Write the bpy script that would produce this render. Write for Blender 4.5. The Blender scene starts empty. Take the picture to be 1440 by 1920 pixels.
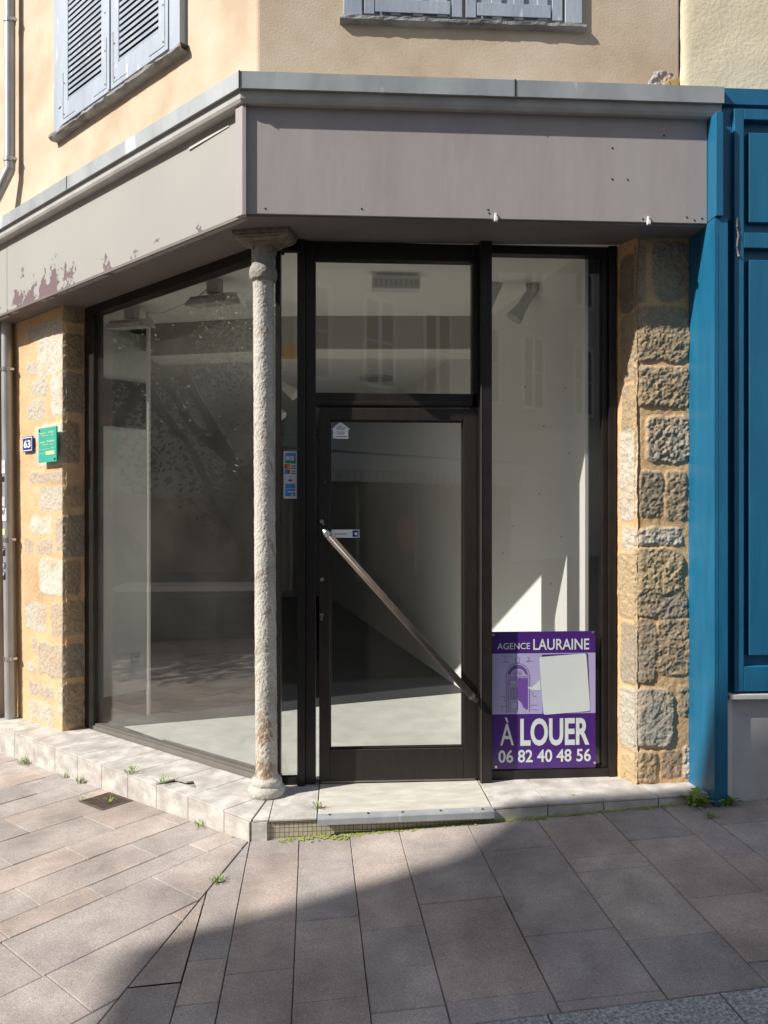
import bpy, math, random
import numpy as np
from mathutils import Vector, Matrix
random.seed(7); rng = np.random.default_rng(11)
R = math.radians
S = bpy.context.scene
# ------------------------------------------------------------------ camera, world, sun, exposure
YAW = R(3.3); CZ = 1.5; FPX = 1440.0
cam_d = bpy.data.cameras.new('camera'); cam = bpy.data.objects.new('camera', cam_d)
S.collection.objects.link(cam); S.camera = cam
cam_d.sensor_fit = 'VERTICAL'; cam_d.sensor_height = 34.6; cam_d.lens = 34.6 * FPX / 1920
cam.location = (0, 0, CZ); cam.rotation_euler = (R(90), 0, -YAW)
cam_d.clip_start = 0.05; cam_d.clip_end = 500
SUNV = Vector((-2.7, -1.0, 2.48)).normalized()          # towards the sun
w = bpy.data.worlds.new('World'); S.world = w; w.use_nodes = True
nt = w.node_tree; bg = nt.nodes['Background']
sky = nt.nodes.new('ShaderNodeTexSky'); sky.sky_type = 'NISHITA'; sky.sun_disc = False
sky.sun_elevation = math.asin(SUNV.z); sky.sun_rotation = math.atan2(SUNV.x, SUNV.y) % (2 * math.pi)
hs_ = nt.nodes.new('ShaderNodeHueSaturation'); hs_.inputs['Saturation'].default_value = .62   # camera white balance leans warm in the shade
nt.links.new(sky.outputs[0], hs_.inputs['Color']); nt.links.new(hs_.outputs[0], bg.inputs[0]); bg.inputs[1].default_value = 0.13
sd = bpy.data.lights.new('sun', 'SUN'); sd.energy = 4.8; sd.angle = R(0.53); sd.color = (1, .955, .88)
so_ = bpy.data.objects.new('sun', sd); S.collection.objects.link(so_)
so_.rotation_euler = SUNV.to_track_quat('Z', 'Y').to_euler(); so_.location = (-14, -5, 14)
S.view_settings.view_transform = 'Standard'; S.view_settings.look = 'None'
S.view_settings.exposure = 0.55; S.view_settings.gamma = 1
S.cycles.max_bounces = 10; S.cycles.transparent_max_bounces = 24; S.cycles.diffuse_bounces = 8
S.cycles.caustics_reflective = False; S.cycles.caustics_refractive = False

# ------------------------------------------------------------------ helpers
COL = S.collection
def tag(o, label=None, cat=None, group=None, kind=None):
    if label: o['label'] = label
    if cat: o['category'] = cat
    if group: o['group'] = group
    if kind: o['kind'] = kind
    return o
def empty(name, loc=(0, 0, 0), label=None, cat=None, group=None):
    o = bpy.data.objects.new(name, None); o.location = loc; o.empty_display_size = .1
    COL.objects.link(o); return tag(o, label, cat, group)
class Frame:                                   # u along a facade, o outwards from its glazing plane, z up
    def __init__(s, ox, oy, ux, uy, nx, ny): s.a = (ox, oy, ux, uy, nx, ny)
    def P(s, u, o, z):
        ox, oy, ux, uy, nx, ny = s.a
        return (ox + ux * u + nx * o, oy + uy * u + ny * o, z)
    def inv(s, x, y):
        ox, oy, ux, uy, nx, ny = s.a
        return ((x - ox) * ux + (y - oy) * uy, (x - ox) * nx + (y - oy) * ny)
Q = math.sqrt(.5); G = 4.26; CX = -0.34
FR = Frame(0, G, 1, 0, 0, -1)                  # front facade, u = world x
LF = Frame(CX, G, Q, -Q, -Q, -Q)               # left facade, u = -distance from the corner
WO = Frame(0, 0, 1, 0, 0, 1)                   # plain world axes: u = x, o = y
def LP(s, o, z): return LF.P(-s, o, z)
def lo_(o): return float(np.interp(o, [-1, 0, .155, .41, .475], [-1, 0, .177, .386, .445])) if o < .475 else o - .03
def cxo(o): return CX + o - lo_(o) / Q          # corner where the front offset o meets the matching left offset
class MB:
    def __init__(s): s.v = []; s.f = []; s.m = []; s.cur = 0
    def add(s, vs, fs):
        n = len(s.v); s.v += [tuple(p) for p in vs]
        for f in fs: s.f.append(tuple(n + i for i in f)); s.m.append(s.cur)
    def box(s, fr, u0, u1, o0, o1, z0, z1):
        if u0 > u1: u0, u1 = u1, u0
        if o0 > o1: o0, o1 = o1, o0
        s.add([fr.P(u, o, z) for z in (z0, z1) for o in (o0, o1) for u in (u0, u1)],
              [(0, 1, 3, 2), (4, 6, 7, 5), (0, 4, 5, 1), (2, 3, 7, 6), (0, 2, 6, 4), (1, 5, 7, 3)])
    def hexa(s, b, t):                         # two quads, bottom and top
        s.add(list(b) + list(t), [(3, 2, 1, 0), (4, 5, 6, 7), (0, 1, 5, 4), (1, 2, 6, 5), (2, 3, 7, 6), (3, 0, 4, 7)])
    def poly(s, fr, pts, o0, o1):              # polygon in (u, z) extruded from o0 to o1
        n = len(pts)
        s.add([fr.P(u, o0, z) for u, z in pts] + [fr.P(u, o1, z) for u, z in pts],
              [tuple(range(n))[::-1], tuple(range(n, 2 * n))] + [(i, (i + 1) % n, n + (i + 1) % n, n + i) for i in range(n)])
    def sweep(s, prof, sl, xr):                # profile (o, z) along left facade, round the mitred corner, along the front
        n = len(prof); rings = []
        if sl is not None: rings.append([LP(sl, lo_(o), z) for o, z in prof])
        rings.append([(cxo(o), G - o, z) for o, z in prof])
        if xr is not None: rings.append([(xr, G - o, z) for o, z in prof])
        vs = [p for r in rings for p in r]; fs = []
        for k in range(len(rings) - 1):
            for i in range(n):
                j = (i + 1) % n; fs.append((k * n + i, k * n + j, (k + 1) * n + j, (k + 1) * n + i))
        fs.append(tuple(range(n))[::-1]); fs.append(tuple(range((len(rings) - 1) * n, len(rings) * n)))
        s.add(vs, fs)
    def tube(s, p0, p1, r0, r1=None, n=14, cap=True):
        r1 = r0 if r1 is None else r1
        a, b = Vector(p0), Vector(p1); d = (b - a).normalized()
        x = d.orthogonal().normalized(); y = d.cross(x)
        c = [(math.cos(2 * math.pi * i / n), math.sin(2 * math.pi * i / n)) for i in range(n)]
        vs = [a + (x * i + y * j) * r0 for i, j in c] + [b + (x * i + y * j) * r1 for i, j in c]
        fs = [(i, (i + 1) % n, n + (i + 1) % n, n + i) for i in range(n)]
        if cap: fs += [tuple(range(n))[::-1], tuple(range(n, 2 * n))]
        s.add(vs, fs)
    def path(s, pts, r, n=10):
        for a, b in zip(pts, pts[1:]): s.tube(a, b, r, n=n)
        for p in pts[1:-1]: s.ball(p, r, 6, 8)
    def ball(s, c, r, nu=8, nv=12, sz=1):
        vs = []; fs = []
        for i in range(nu + 1):
            th = math.pi * i / nu
            for j in range(nv):
                ph = 2 * math.pi * j / nv
                vs.append((c[0] + r * math.sin(th) * math.cos(ph), c[1] + r * math.sin(th) * math.sin(ph), c[2] + sz * r * math.cos(th)))
        for i in range(nu):
            for j in range(nv):
                fs.append((i * nv + j, i * nv + (j + 1) % nv, (i + 1) * nv + (j + 1) % nv, (i + 1) * nv + j))
        s.add(vs, fs)
    def disc(s, fr, u, o, z, r, t=.004, n=16):
        s.poly(fr, [(u + r * math.cos(2 * math.pi * i / n), z + r * math.sin(2 * math.pi * i / n)) for i in range(n)], o, o + t)
    def build(s, name, mats, parent=None, smooth=False, bevel=0):
        me = bpy.data.meshes.new(name); me.from_pydata(s.v, [], s.f)
        for m in (mats if isinstance(mats, (list, tuple)) else [mats]): me.materials.append(m)
        me.polygons.foreach_set('material_index', s.m)
        if smooth: me.polygons.foreach_set('use_smooth', [True] * len(s.f))
        import bmesh
        bm = bmesh.new(); bm.from_mesh(me); bmesh.ops.recalc_face_normals(bm, faces=bm.faces); bm.to_mesh(me); bm.free()
        o = bpy.data.objects.new(name, me); COL.objects.link(o)
        if parent: adopt(o, parent)
        if bevel:
            b = o.modifiers.new('bevel', 'BEVEL'); b.width = bevel; b.segments = 2; b.limit_method = 'ANGLE'
        return o
def adopt(o, p):                                # meshes are modelled in world space; only Empties carry a location
    o.parent = p
    if p.type == 'EMPTY': o.matrix_parent_inverse = Matrix.Translation(-Vector(p.location))
def grid_obj(name, co, nu, nv, mat, parent, col=None, smooth=True):
    """co: (nv, nu, 3) array of points -> one sheet"""
    me = bpy.data.meshes.new(name)
    idx = np.arange(nu * nv).reshape(nv, nu)
    q = np.stack([idx[:-1, :-1], idx[:-1, 1:], idx[1:, 1:], idx[1:, :-1]], -1).reshape(-1, 4)
    me.from_pydata(co.reshape(-1, 3).tolist(), [], q.tolist())
    me.materials.append(mat)
    me.polygons.foreach_set('use_smooth', [smooth] * len(q))
    if col is not None:
        a = me.color_attributes.new('Col', 'FLOAT_COLOR', 'POINT')
        a.data.foreach_set('color', np.concatenate([col.reshape(-1, 3), np.ones((nu * nv, 1))], 1).ravel().astype(np.float32))
    o = bpy.data.objects.new(name, me); COL.objects.link(o)
    if parent: adopt(o, parent)
    return o
def vnoise(x, y, seed=0):
    """smooth value noise, numpy"""
    xi = np.floor(x).astype(np.int64); yi = np.floor(y).astype(np.int64); xf = x - xi; yf = y - yi
    u = xf * xf * (3 - 2 * xf); v = yf * yf * (3 - 2 * yf)
    def h(a, b):
        n = (a * 374761393 + b * 668265263 + seed * 1442695041) & 0xffffffff
        n = ((n ^ (n >> 13)) * 1274126177) & 0xffffffff
        return ((n ^ (n >> 16)) & 0xffff) / 65535.0
    return (h(xi, yi) * (1 - u) + h(xi + 1, yi) * u) * (1 - v) + (h(xi, yi + 1) * (1 - u) + h(xi + 1, yi + 1) * u) * v
def fbm(x, y, seed=0, oct=4):
    r = 0; a = .5; t = 0
    for k in range(oct):
        r = r + a * vnoise(x * 2 ** k, y * 2 ** k, seed + k * 17); t += a; a *= .5
    return r / t
# ------------------------------------------------------------------ materials
def nodes(m):
    m.use_nodes = True; return m.node_tree, m.node_tree.nodes['Principled BSDF']
def mat(name, c1, c2=None, scale=3, rough=.7, bump=0, bscale=60, metal=0, detail=6, spec=.4, rvar=0, mid=None, stretch=(1, 1, 1), c3=None, s3=40, t3=.62):
    m = bpy.data.materials.new(name); t, b = nodes(m); N = t.nodes.new; L = t.links.new
    b.inputs['Roughness'].default_value = rough; b.inputs['Metallic'].default_value = metal
    b.inputs['Specular IOR Level'].default_value = spec
    tc = N('ShaderNodeTexCoord'); mp = N('ShaderNodeMapping'); mp.inputs['Scale'].default_value = stretch; L(tc.outputs['Object'], mp.inputs[0])
    if c2 is None: b.inputs['Base Color'].default_value = (*c1, 1)
    else:
        n = N('ShaderNodeTexNoise'); n.inputs['Scale'].default_value = scale; n.inputs['Detail'].default_value = detail; n.inputs['Roughness'].default_value = .6
        L(mp.outputs[0], n.inputs['Vector'])
        r = N('ShaderNodeValToRGB'); r.color_ramp.elements[0].position = .34; r.color_ramp.elements[1].position = .66
        r.color_ramp.elements[0].color = (*c1, 1); r.color_ramp.elements[1].color = (*c2, 1)
        if mid: e = r.color_ramp.elements.new(.5); e.color = (*mid, 1)
        L(n.outputs[0], r.inputs[0]); out = r.outputs[0]
        if c3:
            n3 = N('ShaderNodeTexNoise'); n3.inputs['Scale'].default_value = s3; n3.inputs['Detail'].default_value = 3; L(mp.outputs[0], n3.inputs['Vector'])
            r3 = N('ShaderNodeValToRGB'); r3.color_ramp.elements[0].position = t3; r3.color_ramp.elements[1].position = t3 + .03; L(n3.outputs[0], r3.inputs[0])
            mx = N('ShaderNodeMixRGB'); L(r3.outputs[0], mx.inputs[0]); L(out, mx.inputs[1]); mx.inputs[2].default_value = (*c3, 1); out = mx.outputs[0]
        L(out, b.inputs['Base Color'])
        if rvar:
            mr = N('ShaderNodeMapRange'); mr.inputs[3].default_value = rough - rvar; mr.inputs[4].default_value = rough + rvar
            L(n.outputs[0], mr.inputs[0]); L(mr.outputs[0], b.inputs['Roughness'])
    if bump:
        n2 = N('ShaderNodeTexNoise'); n2.inputs['Scale'].default_value = bscale; n2.inputs['Detail'].default_value = 5; L(mp.outputs[0], n2.inputs['Vector'])
        bp = N('ShaderNodeBump'); bp.inputs['Strength'].default_value = 1; bp.inputs['Distance'].default_value = bump
        L(n2.outputs[0], bp.inputs['Height']); L(bp.outputs[0], b.inputs['Normal'])
    return m
def attr_mat(name, rough=.85, bump=.002, bscale=150, spec=.3):
    m = bpy.data.materials.new(name); t, b = nodes(m); N = t.nodes.new; L = t.links.new
    a = N('ShaderNodeVertexColor'); a.layer_name = 'Col'
    tc = N('ShaderNodeTexCoord')
    n = N('ShaderNodeTexNoise'); n.inputs['Scale'].default_value = bscale; n.inputs['Detail'].default_value = 4; L(tc.outputs['Object'], n.inputs[0])
    mr = N('ShaderNodeMapRange'); mr.inputs[1].default_value = .3; mr.inputs[2].default_value = .7; mr.inputs[3].default_value = .72; mr.inputs[4].default_value = 1.25; L(n.outputs[0], mr.inputs[0])
    mx = N('ShaderNodeMixRGB'); mx.blend_type = 'MULTIPLY'; mx.inputs[0].default_value = 1; L(a.outputs[0], mx.inputs[1]); L(mr.outputs[0], mx.inputs[2])
    L(mx.outputs[0], b.inputs['Base Color']); b.inputs['Roughness'].default_value = rough; b.inputs['Specular IOR Level'].default_value = spec
    bp = N('ShaderNodeBump'); bp.inputs['Distance'].default_value = bump; L(n.outputs[0], bp.inputs['Height']); L(bp.outputs[0], b.inputs['Normal'])
    return m
def glass_mat(name, tint=(.9, .94, .92), f0=.045, dirt=.03, sp=.66):
    m = bpy.data.materials.new(name); m.use_nodes = True; t = m.node_tree; N = t.nodes.new; L = t.links.new
    t.nodes.remove(t.nodes['Principled BSDF']); out = t.nodes['Material Output']
    tr = N('ShaderNodeBsdfTransparent'); tr.inputs[0].default_value = (*tint, 1)
    gl = N('ShaderNodeBsdfGlossy'); gl.inputs['Roughness'].default_value = 0.0
    ge = N('ShaderNodeNewGeometry'); vm = N('ShaderNodeVectorMath'); vm.operation = 'DOT_PRODUCT'
    L(ge.outputs['Normal'], vm.inputs[0]); L(ge.outputs['Incoming'], vm.inputs[1])
    def M(op, a, b=None):
        n = N('ShaderNodeMath'); n.operation = op
        for i, x in enumerate((a, b)):
            if x is None: continue
            if isinstance(x, (int, float)): n.inputs[i].default_value = x
            else: L(x, n.inputs[i])
        return n.outputs[0]
    c = M('SUBTRACT', 1, M('ABSOLUTE', vm.outputs['Value'])); fr = M('ADD', M('MULTIPLY', M('POWER', c, 5), 1 - f0), f0)
    mx = N('ShaderNodeMixShader'); L(fr, mx.inputs[0]); L(tr.outputs[0], mx.inputs[1]); L(gl.outputs[0], mx.inputs[2])
    df = N('ShaderNodeBsdfDiffuse'); df.inputs[0].default_value = (.62, .6, .56, 1)
    tc = N('ShaderNodeTexCoord'); n = N('ShaderNodeTexNoise'); n.inputs['Scale'].default_value = 2.5; n.inputs['Detail'].default_value = 5; L(tc.outputs['Object'], n.inputs[0])
    n2 = N('ShaderNodeTexNoise'); n2.inputs['Scale'].default_value = 95; n2.inputs['Detail'].default_value = 2; L(tc.outputs['Object'], n2.inputs[0])
    sp_ = N('ShaderNodeValToRGB'); sp_.color_ramp.elements[0].position = .77; sp_.color_ramp.elements[1].position = .80; L(n2.outputs[0], sp_.inputs[0])
    d = M('ADD', M('MULTIPLY', n.outputs[0], dirt), M('MULTIPLY', sp_.outputs[0], .08))
    m2 = N('ShaderNodeMixShader'); L(d, m2.inputs[0]); L(mx.outputs[0], m2.inputs[1]); L(df.outputs[0], m2.inputs[2])
    L(m2.outputs[0], out.inputs[0]); return m

M = {}
M['plaster'] = mat('plaster_apricot', (.48, .37, .265), (.62, .515, .40), 2.2, .92, .0013, 85, mid=(.56, .45, .335), detail=11, spec=.2)
M['plaster_n'] = mat('plaster_cream', (.68, .59, .42), (.76, .67, .50), 2.5, .92, .0028, 48, spec=.2)
M['paint_f'] = mat('fascia_paint', (.335, .30, .295), (.37, .337, .33), 2.2, .5, .0015, 6, spec=.35, stretch=(2.5, 2.5, .6), rvar=.08, detail=8)
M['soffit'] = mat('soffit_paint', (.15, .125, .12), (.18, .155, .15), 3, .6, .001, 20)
M['zinc'] = mat('zinc', (.27, .29, .30), (.38, .40, .41), 5, .55, .0008, 12, metal=.15, stretch=(1, 1, .35), rvar=.1, c3=(.48, .52, .54), s3=7, t3=.66)
M['mould'] = mat('moulding_paint', (.40, .39, .375), (.50, .49, .475), 6, .55, .0005, 30)
M['frame'] = mat('bronze_frame', (.015, .012, .0105), (.021, .017, .015), 8, .38, .0002, 200, spec=.35, rvar=.06)
M['framed'] = mat('door_panel', (.018, .0145, .0125), (.026, .021, .018), 10, .42, .0002, 120, spec=.35, stretch=(3, 3, .5), c3=(.16, .14, .13), s3=26, t3=.72)
M['barm'] = mat('bronze_bar', (.095, .075, .06), (.14, .115, .095), 14, .5, metal=.2, stretch=(1, 1, 1), rvar=.1)
M['rubber'] = mat('gasket', (.012, .012, .012), rough=.6)
M['rail'] = mat('rail_aluminium', (.17, .15, .135), (.21, .19, .17), 6, .4, metal=.3)
M['glass'] = glass_mat('glass_front', (.985, .985, .97), .06, .02)
M['glass_l'] = glass_mat('glass_left', (.98, .985, .975), .115, .026)
M['room'] = mat('room_white', (.91, .915, .895), (.93, .935, .915), 2, .8, .0003, 30)
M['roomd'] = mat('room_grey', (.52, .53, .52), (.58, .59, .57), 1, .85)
M['ceil'] = mat('ceiling_white', (.90, .895, .85), rough=.9)
M['ceil_shade'] = mat('beam_face_shade', (.38, .37, .34), rough=.9)  # darker ceiling tone: the upright beam face's shade put into its colour
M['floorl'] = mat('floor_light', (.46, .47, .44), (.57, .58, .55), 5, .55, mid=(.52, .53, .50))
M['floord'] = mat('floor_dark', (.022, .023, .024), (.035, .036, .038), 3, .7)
M['tile'] = mat('step_tile', (.36, .335, .305), (.60, .575, .54), 9, .62, .0006, 40, mid=(.46, .43, .40), stretch=(1, 1, 1.6), detail=8, rvar=.1)
M['grout'] = mat('grout', (.42, .40, .37), (.22, .2, .18), 20, .9)
M['concrete'] = mat('ramp_concrete', (.43, .41, .35), (.56, .53, .46), 7, .8, .0012, 22, mid=(.49, .465, .405), stretch=(1, 2.5, 1))
M['mosaic'] = None
M['blue'] = mat('blue_paint', (.007, .10, .195), (.012, .135, .25), 3.5, .45, .0008, 40, spec=.4, stretch=(3, 3, .5), detail=8, rvar=.1, c3=(.05, .2, .31), s3=28, t3=.76)
M['marble'] = mat('grey_marble', (.40, .39, .39), (.54, .53, .53), 4, .4, mid=(.47, .46, .46), detail=9)
M['stonew'] = mat('white_ledge', (.62, .6, .57), (.7, .68, .65), 8, .6)
M['shutter'] = mat('shutter_paint', (.29, .335, .405), (.40, .445, .51), 5, .6, .0015, 50, stretch=(1, 1, .3), c3=(.52, .53, .56), s3=22, t3=.66)
M['rotwood'] = mat('weathered_wood', (.16, .15, .14), (.36, .35, .34), 12, .9, .006, 40, stretch=(.4, .4, 2))
M['dark'] = mat('dark_void', (.02, .02, .022), rough=.9)
M['pipe'] = mat('pipe_zinc', (.30, .31, .31), (.42, .43, .43), 9, .45, metal=.35, stretch=(1, 1, .3))
M['steel'] = mat('steel', (.55, .54, .52), rough=.3, metal=.9)
M['white'] = mat('white_plastic', (.72, .72, .70), rough=.5)
M['greyp'] = mat('grey_plastic', (.55, .55, .52), rough=.5)
M['purple'] = mat('sign_purple', (.065, .018, .175), (.07, .02, .19), 3, .3, spec=.5)
M['lilac'] = mat('sign_lilac', (.40, .36, .58), (.43, .39, .61), 3, .35)
M['signw'] = mat('sign_white', (.62, .66, .64), (.66, .70, .68), 4, .4)
M['purple2'] = mat('sign_mid_purple', (.16, .07, .32), rough=.35)
M['ink'] = mat('sign_ink', (.10, .06, .2), rough=.5)
M['black'] = mat('black_plastic', (.015, .015, .017), rough=.5)
M['navy'] = mat('enamel_navy', (.035, .04, .22), rough=.25, spec=.6)
M['enamelw'] = mat('enamel_white', (.8, .8, .82), rough=.25, spec=.6)
M['green'] = mat('plaque_green', (.045, .36, .27), (.055, .40, .30), 4, .35, spec=.5)
M['gold'] = mat('plaque_gold', (.62, .62, .36), rough=.5)
M['goldt'] = mat('plaque_tape', (.80, .66, .32), rough=.5)
M['weed'] = mat('weed_leaf', (.12, .20, .03), (.25, .34, .08), 30, .7)
M['moss'] = mat('moss', (.16, .20, .03), (.30, .32, .10), 25, .95, .004, 120)
M['iron'] = mat('cast_iron', (.10, .07, .055), (.17, .13, .10), 20, .6, .001, 80, metal=.5)
M['wood'] = mat('wood_wedge', (.42, .24, .07), (.52, .36, .12), 12, .8)
M['leafy'] = mat('dry_leaf', (.5, .45, .12), rough=.8)
M['cb_blue'] = mat('card_blue', (.08, .32, .78), rough=.4)
M['cb_green'] = mat('card_green', (.04, .35, .25), rough=.4)
M['red'] = mat('poster_red', (.55, .06, .05), rough=.5)
M['orange'] = mat('card_orange', (.85, .38, .10), rough=.5)
M['redc'] = mat('card_red', (.70, .07, .05), rough=.5)
M['palepap'] = mat('sticker_paper', (.78, .82, .84), rough=.5)
M['textd'] = mat('sticker_text', (.10, .11, .14), rough=.5)
M['leaf'] = mat('tree_leaf', (.035, .06, .018), (.07, .10, .03), 4, .6)
M['bark'] = mat('tree_bark', (.05, .042, .035), (.09, .075, .06), 10, .9, .01, 20)
M['gwall'] = mat('garden_wall_render', (.24, .21, .17), (.34, .30, .25), 1.3, .95, .005, 12)
M['gwalld'] = mat('garden_wall_base', (.09, .095, .09), (.13, .13, .12), 4, .9)
M['opp'] = mat('opposite_render', (.50, .45, .40), (.56, .51, .46), 1, .9)
M['oppw'] = mat('opposite_window_paint', (.78, .78, .76), rough=.6)
M['awning'] = mat('awning_canvas', (.60, .58, .54), (.66, .64, .60), 3, .8)
M['roof'] = mat('roof_tile', (.28, .14, .09), (.36, .2, .13), 8, .9)
M['granite'] = mat('granite_grey', (.15, .15, .155), (.46, .46, .47), 90, .75, .0006, 120, detail=3, mid=(.27, .27, .275), c3=(.5, .5, .52), s3=160, t3=.62)
M['joint'] = mat('joint_dirt', (.035, .03, .025), (.10, .085, .065), 14, .95, .004, 90, c3=(.07, .10, .02), s3=4, t3=.62)

def paving_mat():
    m = bpy.data.materials.new('paving_stone'); t, b = nodes(m); N = t.nodes.new; L = t.links.new
    b.inputs['Roughness'].default_value = .75; b.inputs['Specular IOR Level'].default_value = .3
    a = N('ShaderNodeVertexColor'); a.layer_name = 'Col'; tc = N('ShaderNodeTexCoord')
    def noise(sc, d=4):
        n = N('ShaderNodeTexNoise'); n.inputs['Scale'].default_value = sc; n.inputs['Detail'].default_value = d; L(tc.outputs['Object'], n.inputs[0]); return n.outputs[0]
    def rng_(x, lo, hi, a0=.3, a1=.7):
        r = N('ShaderNodeMapRange'); r.inputs[1].default_value = a0; r.inputs[2].default_value = a1; r.inputs[3].default_value = lo; r.inputs[4].default_value = hi; L(x, r.inputs[0]); return r.outputs[0]
    def mul(x, y):
        n = N('ShaderNodeMixRGB'); n.blend_type = 'MULTIPLY'; n.inputs[0].default_value = 1; L(x, n.inputs[1]); L(y, n.inputs[2]); return n.outputs[0]
    c = mul(a.outputs[0], rng_(noise(330, 2), .70, 1.32)); c = mul(c, rng_(noise(120, 3), .84, 1.16)); c = mul(c, rng_(noise(2.2, 7), .74, 1.20)); c = mul(c, rng_(noise(9, 6), .86, 1.12)); c = mul(c, rng_(noise(.7, 3), .86, 1.12))
    st = N('ShaderNodeValToRGB'); st.color_ramp.elements[0].position = .66; st.color_ramp.elements[1].position = .72; L(noise(3.1, 7), st.inputs[0])
    mx = N('ShaderNodeMixRGB'); mm = N('ShaderNodeMath'); mm.operation = 'MULTIPLY'; mm.inputs[1].default_value = .35; L(st.outputs[0], mm.inputs[0]); L(mm.outputs[0], mx.inputs[0]); L(c, mx.inputs[1]); mx.inputs[2].default_value = (.56, .51, .46, 1)
    # dark chewing-gum spots
    vo = N('ShaderNodeTexVoronoi'); vo.inputs['Scale'].default_value = 2.3; L(tc.outputs['Object'], vo.inputs[0])
    lt = N('ShaderNodeMath'); lt.operation = 'LESS_THAN'; lt.inputs[1].default_value = .035; L(vo.outputs['Distance'], lt.inputs[0])
    ml = N('ShaderNodeMath'); ml.operation = 'MULTIPLY'; ml.inputs[1].default_value = .55; L(lt.outputs[0], ml.inputs[0])
    m3 = N('ShaderNodeMixRGB'); L(ml.outputs[0], m3.inputs[0]); L(mx.outputs[0], m3.inputs[1]); m3.inputs[2].default_value = (.08, .07, .065, 1)
    L(m3.outputs[0], b.inputs['Base Color'])
    bp = N('ShaderNodeBump'); bp.inputs['Distance'].default_value = .0014; L(noise(190, 3), bp.inputs['Height'])
    L(bp.outputs[0], b.inputs['Normal']); return m
M['paving'] = paving_mat()
def mosaic_mat():
    m = bpy.data.materials.new('mosaic_tile'); t, b = nodes(m); N = t.nodes.new; L = t.links.new
    tc = N('ShaderNodeTexCoord'); sx = N('ShaderNodeSeparateXYZ'); cb = N('ShaderNodeCombineXYZ'); L(tc.outputs['Object'], sx.inputs[0]); L(sx.outputs[0], cb.inputs[0]); L(sx.outputs[2], cb.inputs[1])
    br = N('ShaderNodeTexBrick'); br.offset = 0; br.inputs['Scale'].default_value = 1; br.inputs['Brick Width'].default_value = .0225; br.inputs['Row Height'].default_value = .0225; br.inputs['Mortar Size'].default_value = .0016
    br.inputs['Color1'].default_value = (.50, .45, .34, 1); br.inputs['Color2'].default_value = (.40, .36, .27, 1); br.inputs['Mortar'].default_value = (.12, .11, .07, 1)
    L(cb.outputs[0], br.inputs['Vector']); L(br.outputs[0], b.inputs['Base Color']); b.inputs['Roughness'].default_value = .5; return m
M['mosaic'] = mosaic_mat()
def left_fascia_mat():
    """faded grey paint, blistered off in patches near the lower edge"""
    m = bpy.data.materials.new('faded_fascia_paint'); t, b = nodes(m); N = t.nodes.new; L = t.links.new
    b.inputs['Roughness'].default_value = .6; b.inputs['Specular IOR Level'].default_value = .3
    tc = N('ShaderNodeTexCoord')
    n = N('ShaderNodeTexNoise'); n.inputs['Scale'].default_value = 1.3; n.inputs['Detail'].default_value = 5; L(tc.outputs['Object'], n.inputs[0])
    r = N('ShaderNodeValToRGB'); r.color_ramp.elements[0].color = (.30, .285, .27, 1); r.color_ramp.elements[1].color = (.385, .38, .355, 1); L(n.outputs[0], r.inputs[0])
    n2 = N('ShaderNodeTexNoise'); n2.inputs['Scale'].default_value = 9; n2.inputs['Detail'].default_value = 9; n2.inputs['Roughness'].default_value = .66; L(tc.outputs['Object'], n2.inputs[0])
    n3 = N('ShaderNodeTexNoise'); n3.inputs['Scale'].default_value = 2.3; n3.inputs['Detail'].default_value = 2; L(tc.outputs['Object'], n3.inputs[0])
    sx = N('ShaderNodeSeparateXYZ'); L(tc.outputs['Object'], sx.inputs[0])
    def mr(x, a0, a1, lo, hi):
        k = N('ShaderNodeMapRange'); k.inputs[1].default_value = a0; k.inputs[2].default_value = a1; k.inputs[3].default_value = lo; k.inputs[4].default_value = hi; L(x, k.inputs[0]); return k.outputs[0]
    def mt(op, a, c):
        k = N('ShaderNodeMath'); k.operation = op
        for i, x in enumerate((a, c)):
            if isinstance(x, (int, float)): k.inputs[i].default_value = x
            else: L(x, k.inputs[i])
        return k.outputs[0]
    zz = mr(sx.outputs[2], 2.98, 3.34, .19, -.15)         # wear concentrates near the bottom edge
    xx = mr(sx.outputs[0], -.8, -1.9, -.15, .11)         # and towards the far end
    s = mt('ADD', mt('ADD', mt('ADD', n2.outputs[0], mt('MULTIPLY', mt('SUBTRACT', n3.outputs[0], .5), .55)), zz), xx)
    th = N('ShaderNodeValToRGB'); th.color_ramp.elements[0].position = .735; th.color_ramp.elements[1].position = .75; L(s, th.inputs[0])
    mx = N('ShaderNodeMixRGB'); L(th.outputs[0], mx.inputs[0]); L(r.outputs[0], mx.inputs[1]); mx.inputs[2].default_value = (.17, .115, .125, 1)
    L(mx.outputs[0], b.inputs['Base Color'])
    bp = N('ShaderNodeBump'); bp.invert = True; bp.inputs['Distance'].default_value = .002; L(th.outputs[0], bp.inputs['Height']); L(bp.outputs[0], b.inputs['Normal'])
    return m
M['fascia_l'] = left_fascia_mat()
M['stonecol'] = attr_mat('stone_and_mortar')
M['colpaint'] = attr_mat('flaking_column_paint', .7, .0015, 120)

# ------------------------------------------------------------------ ground
def gz(x, y):
    xc = min(max(x, -9), 5); yc = min(max(y - 3.77, 0), 4)
    return -.104 + .051 * (xc + .43) - .034 * yc
def gzn(x, y): return -.104 + .051 * (np.clip(x, -9, 5) + .43) - .034 * np.clip(y - 3.77, 0, 4)
gx = np.array([-80, -40, -20] + list(np.arange(-12, 8.1, .5)) + [12, 25, 60]); gy = np.array([-80, -40, -20] + list(np.arange(-12, 16.1, .5)) + [25, 60])
X, Y = np.meshgrid(gx, gy)
g = grid_obj('ground', np.stack([X, Y, gzn(X, Y) - .014], -1), len(gx), len(gy), M['joint'], None); tag(g, kind='structure')

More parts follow.
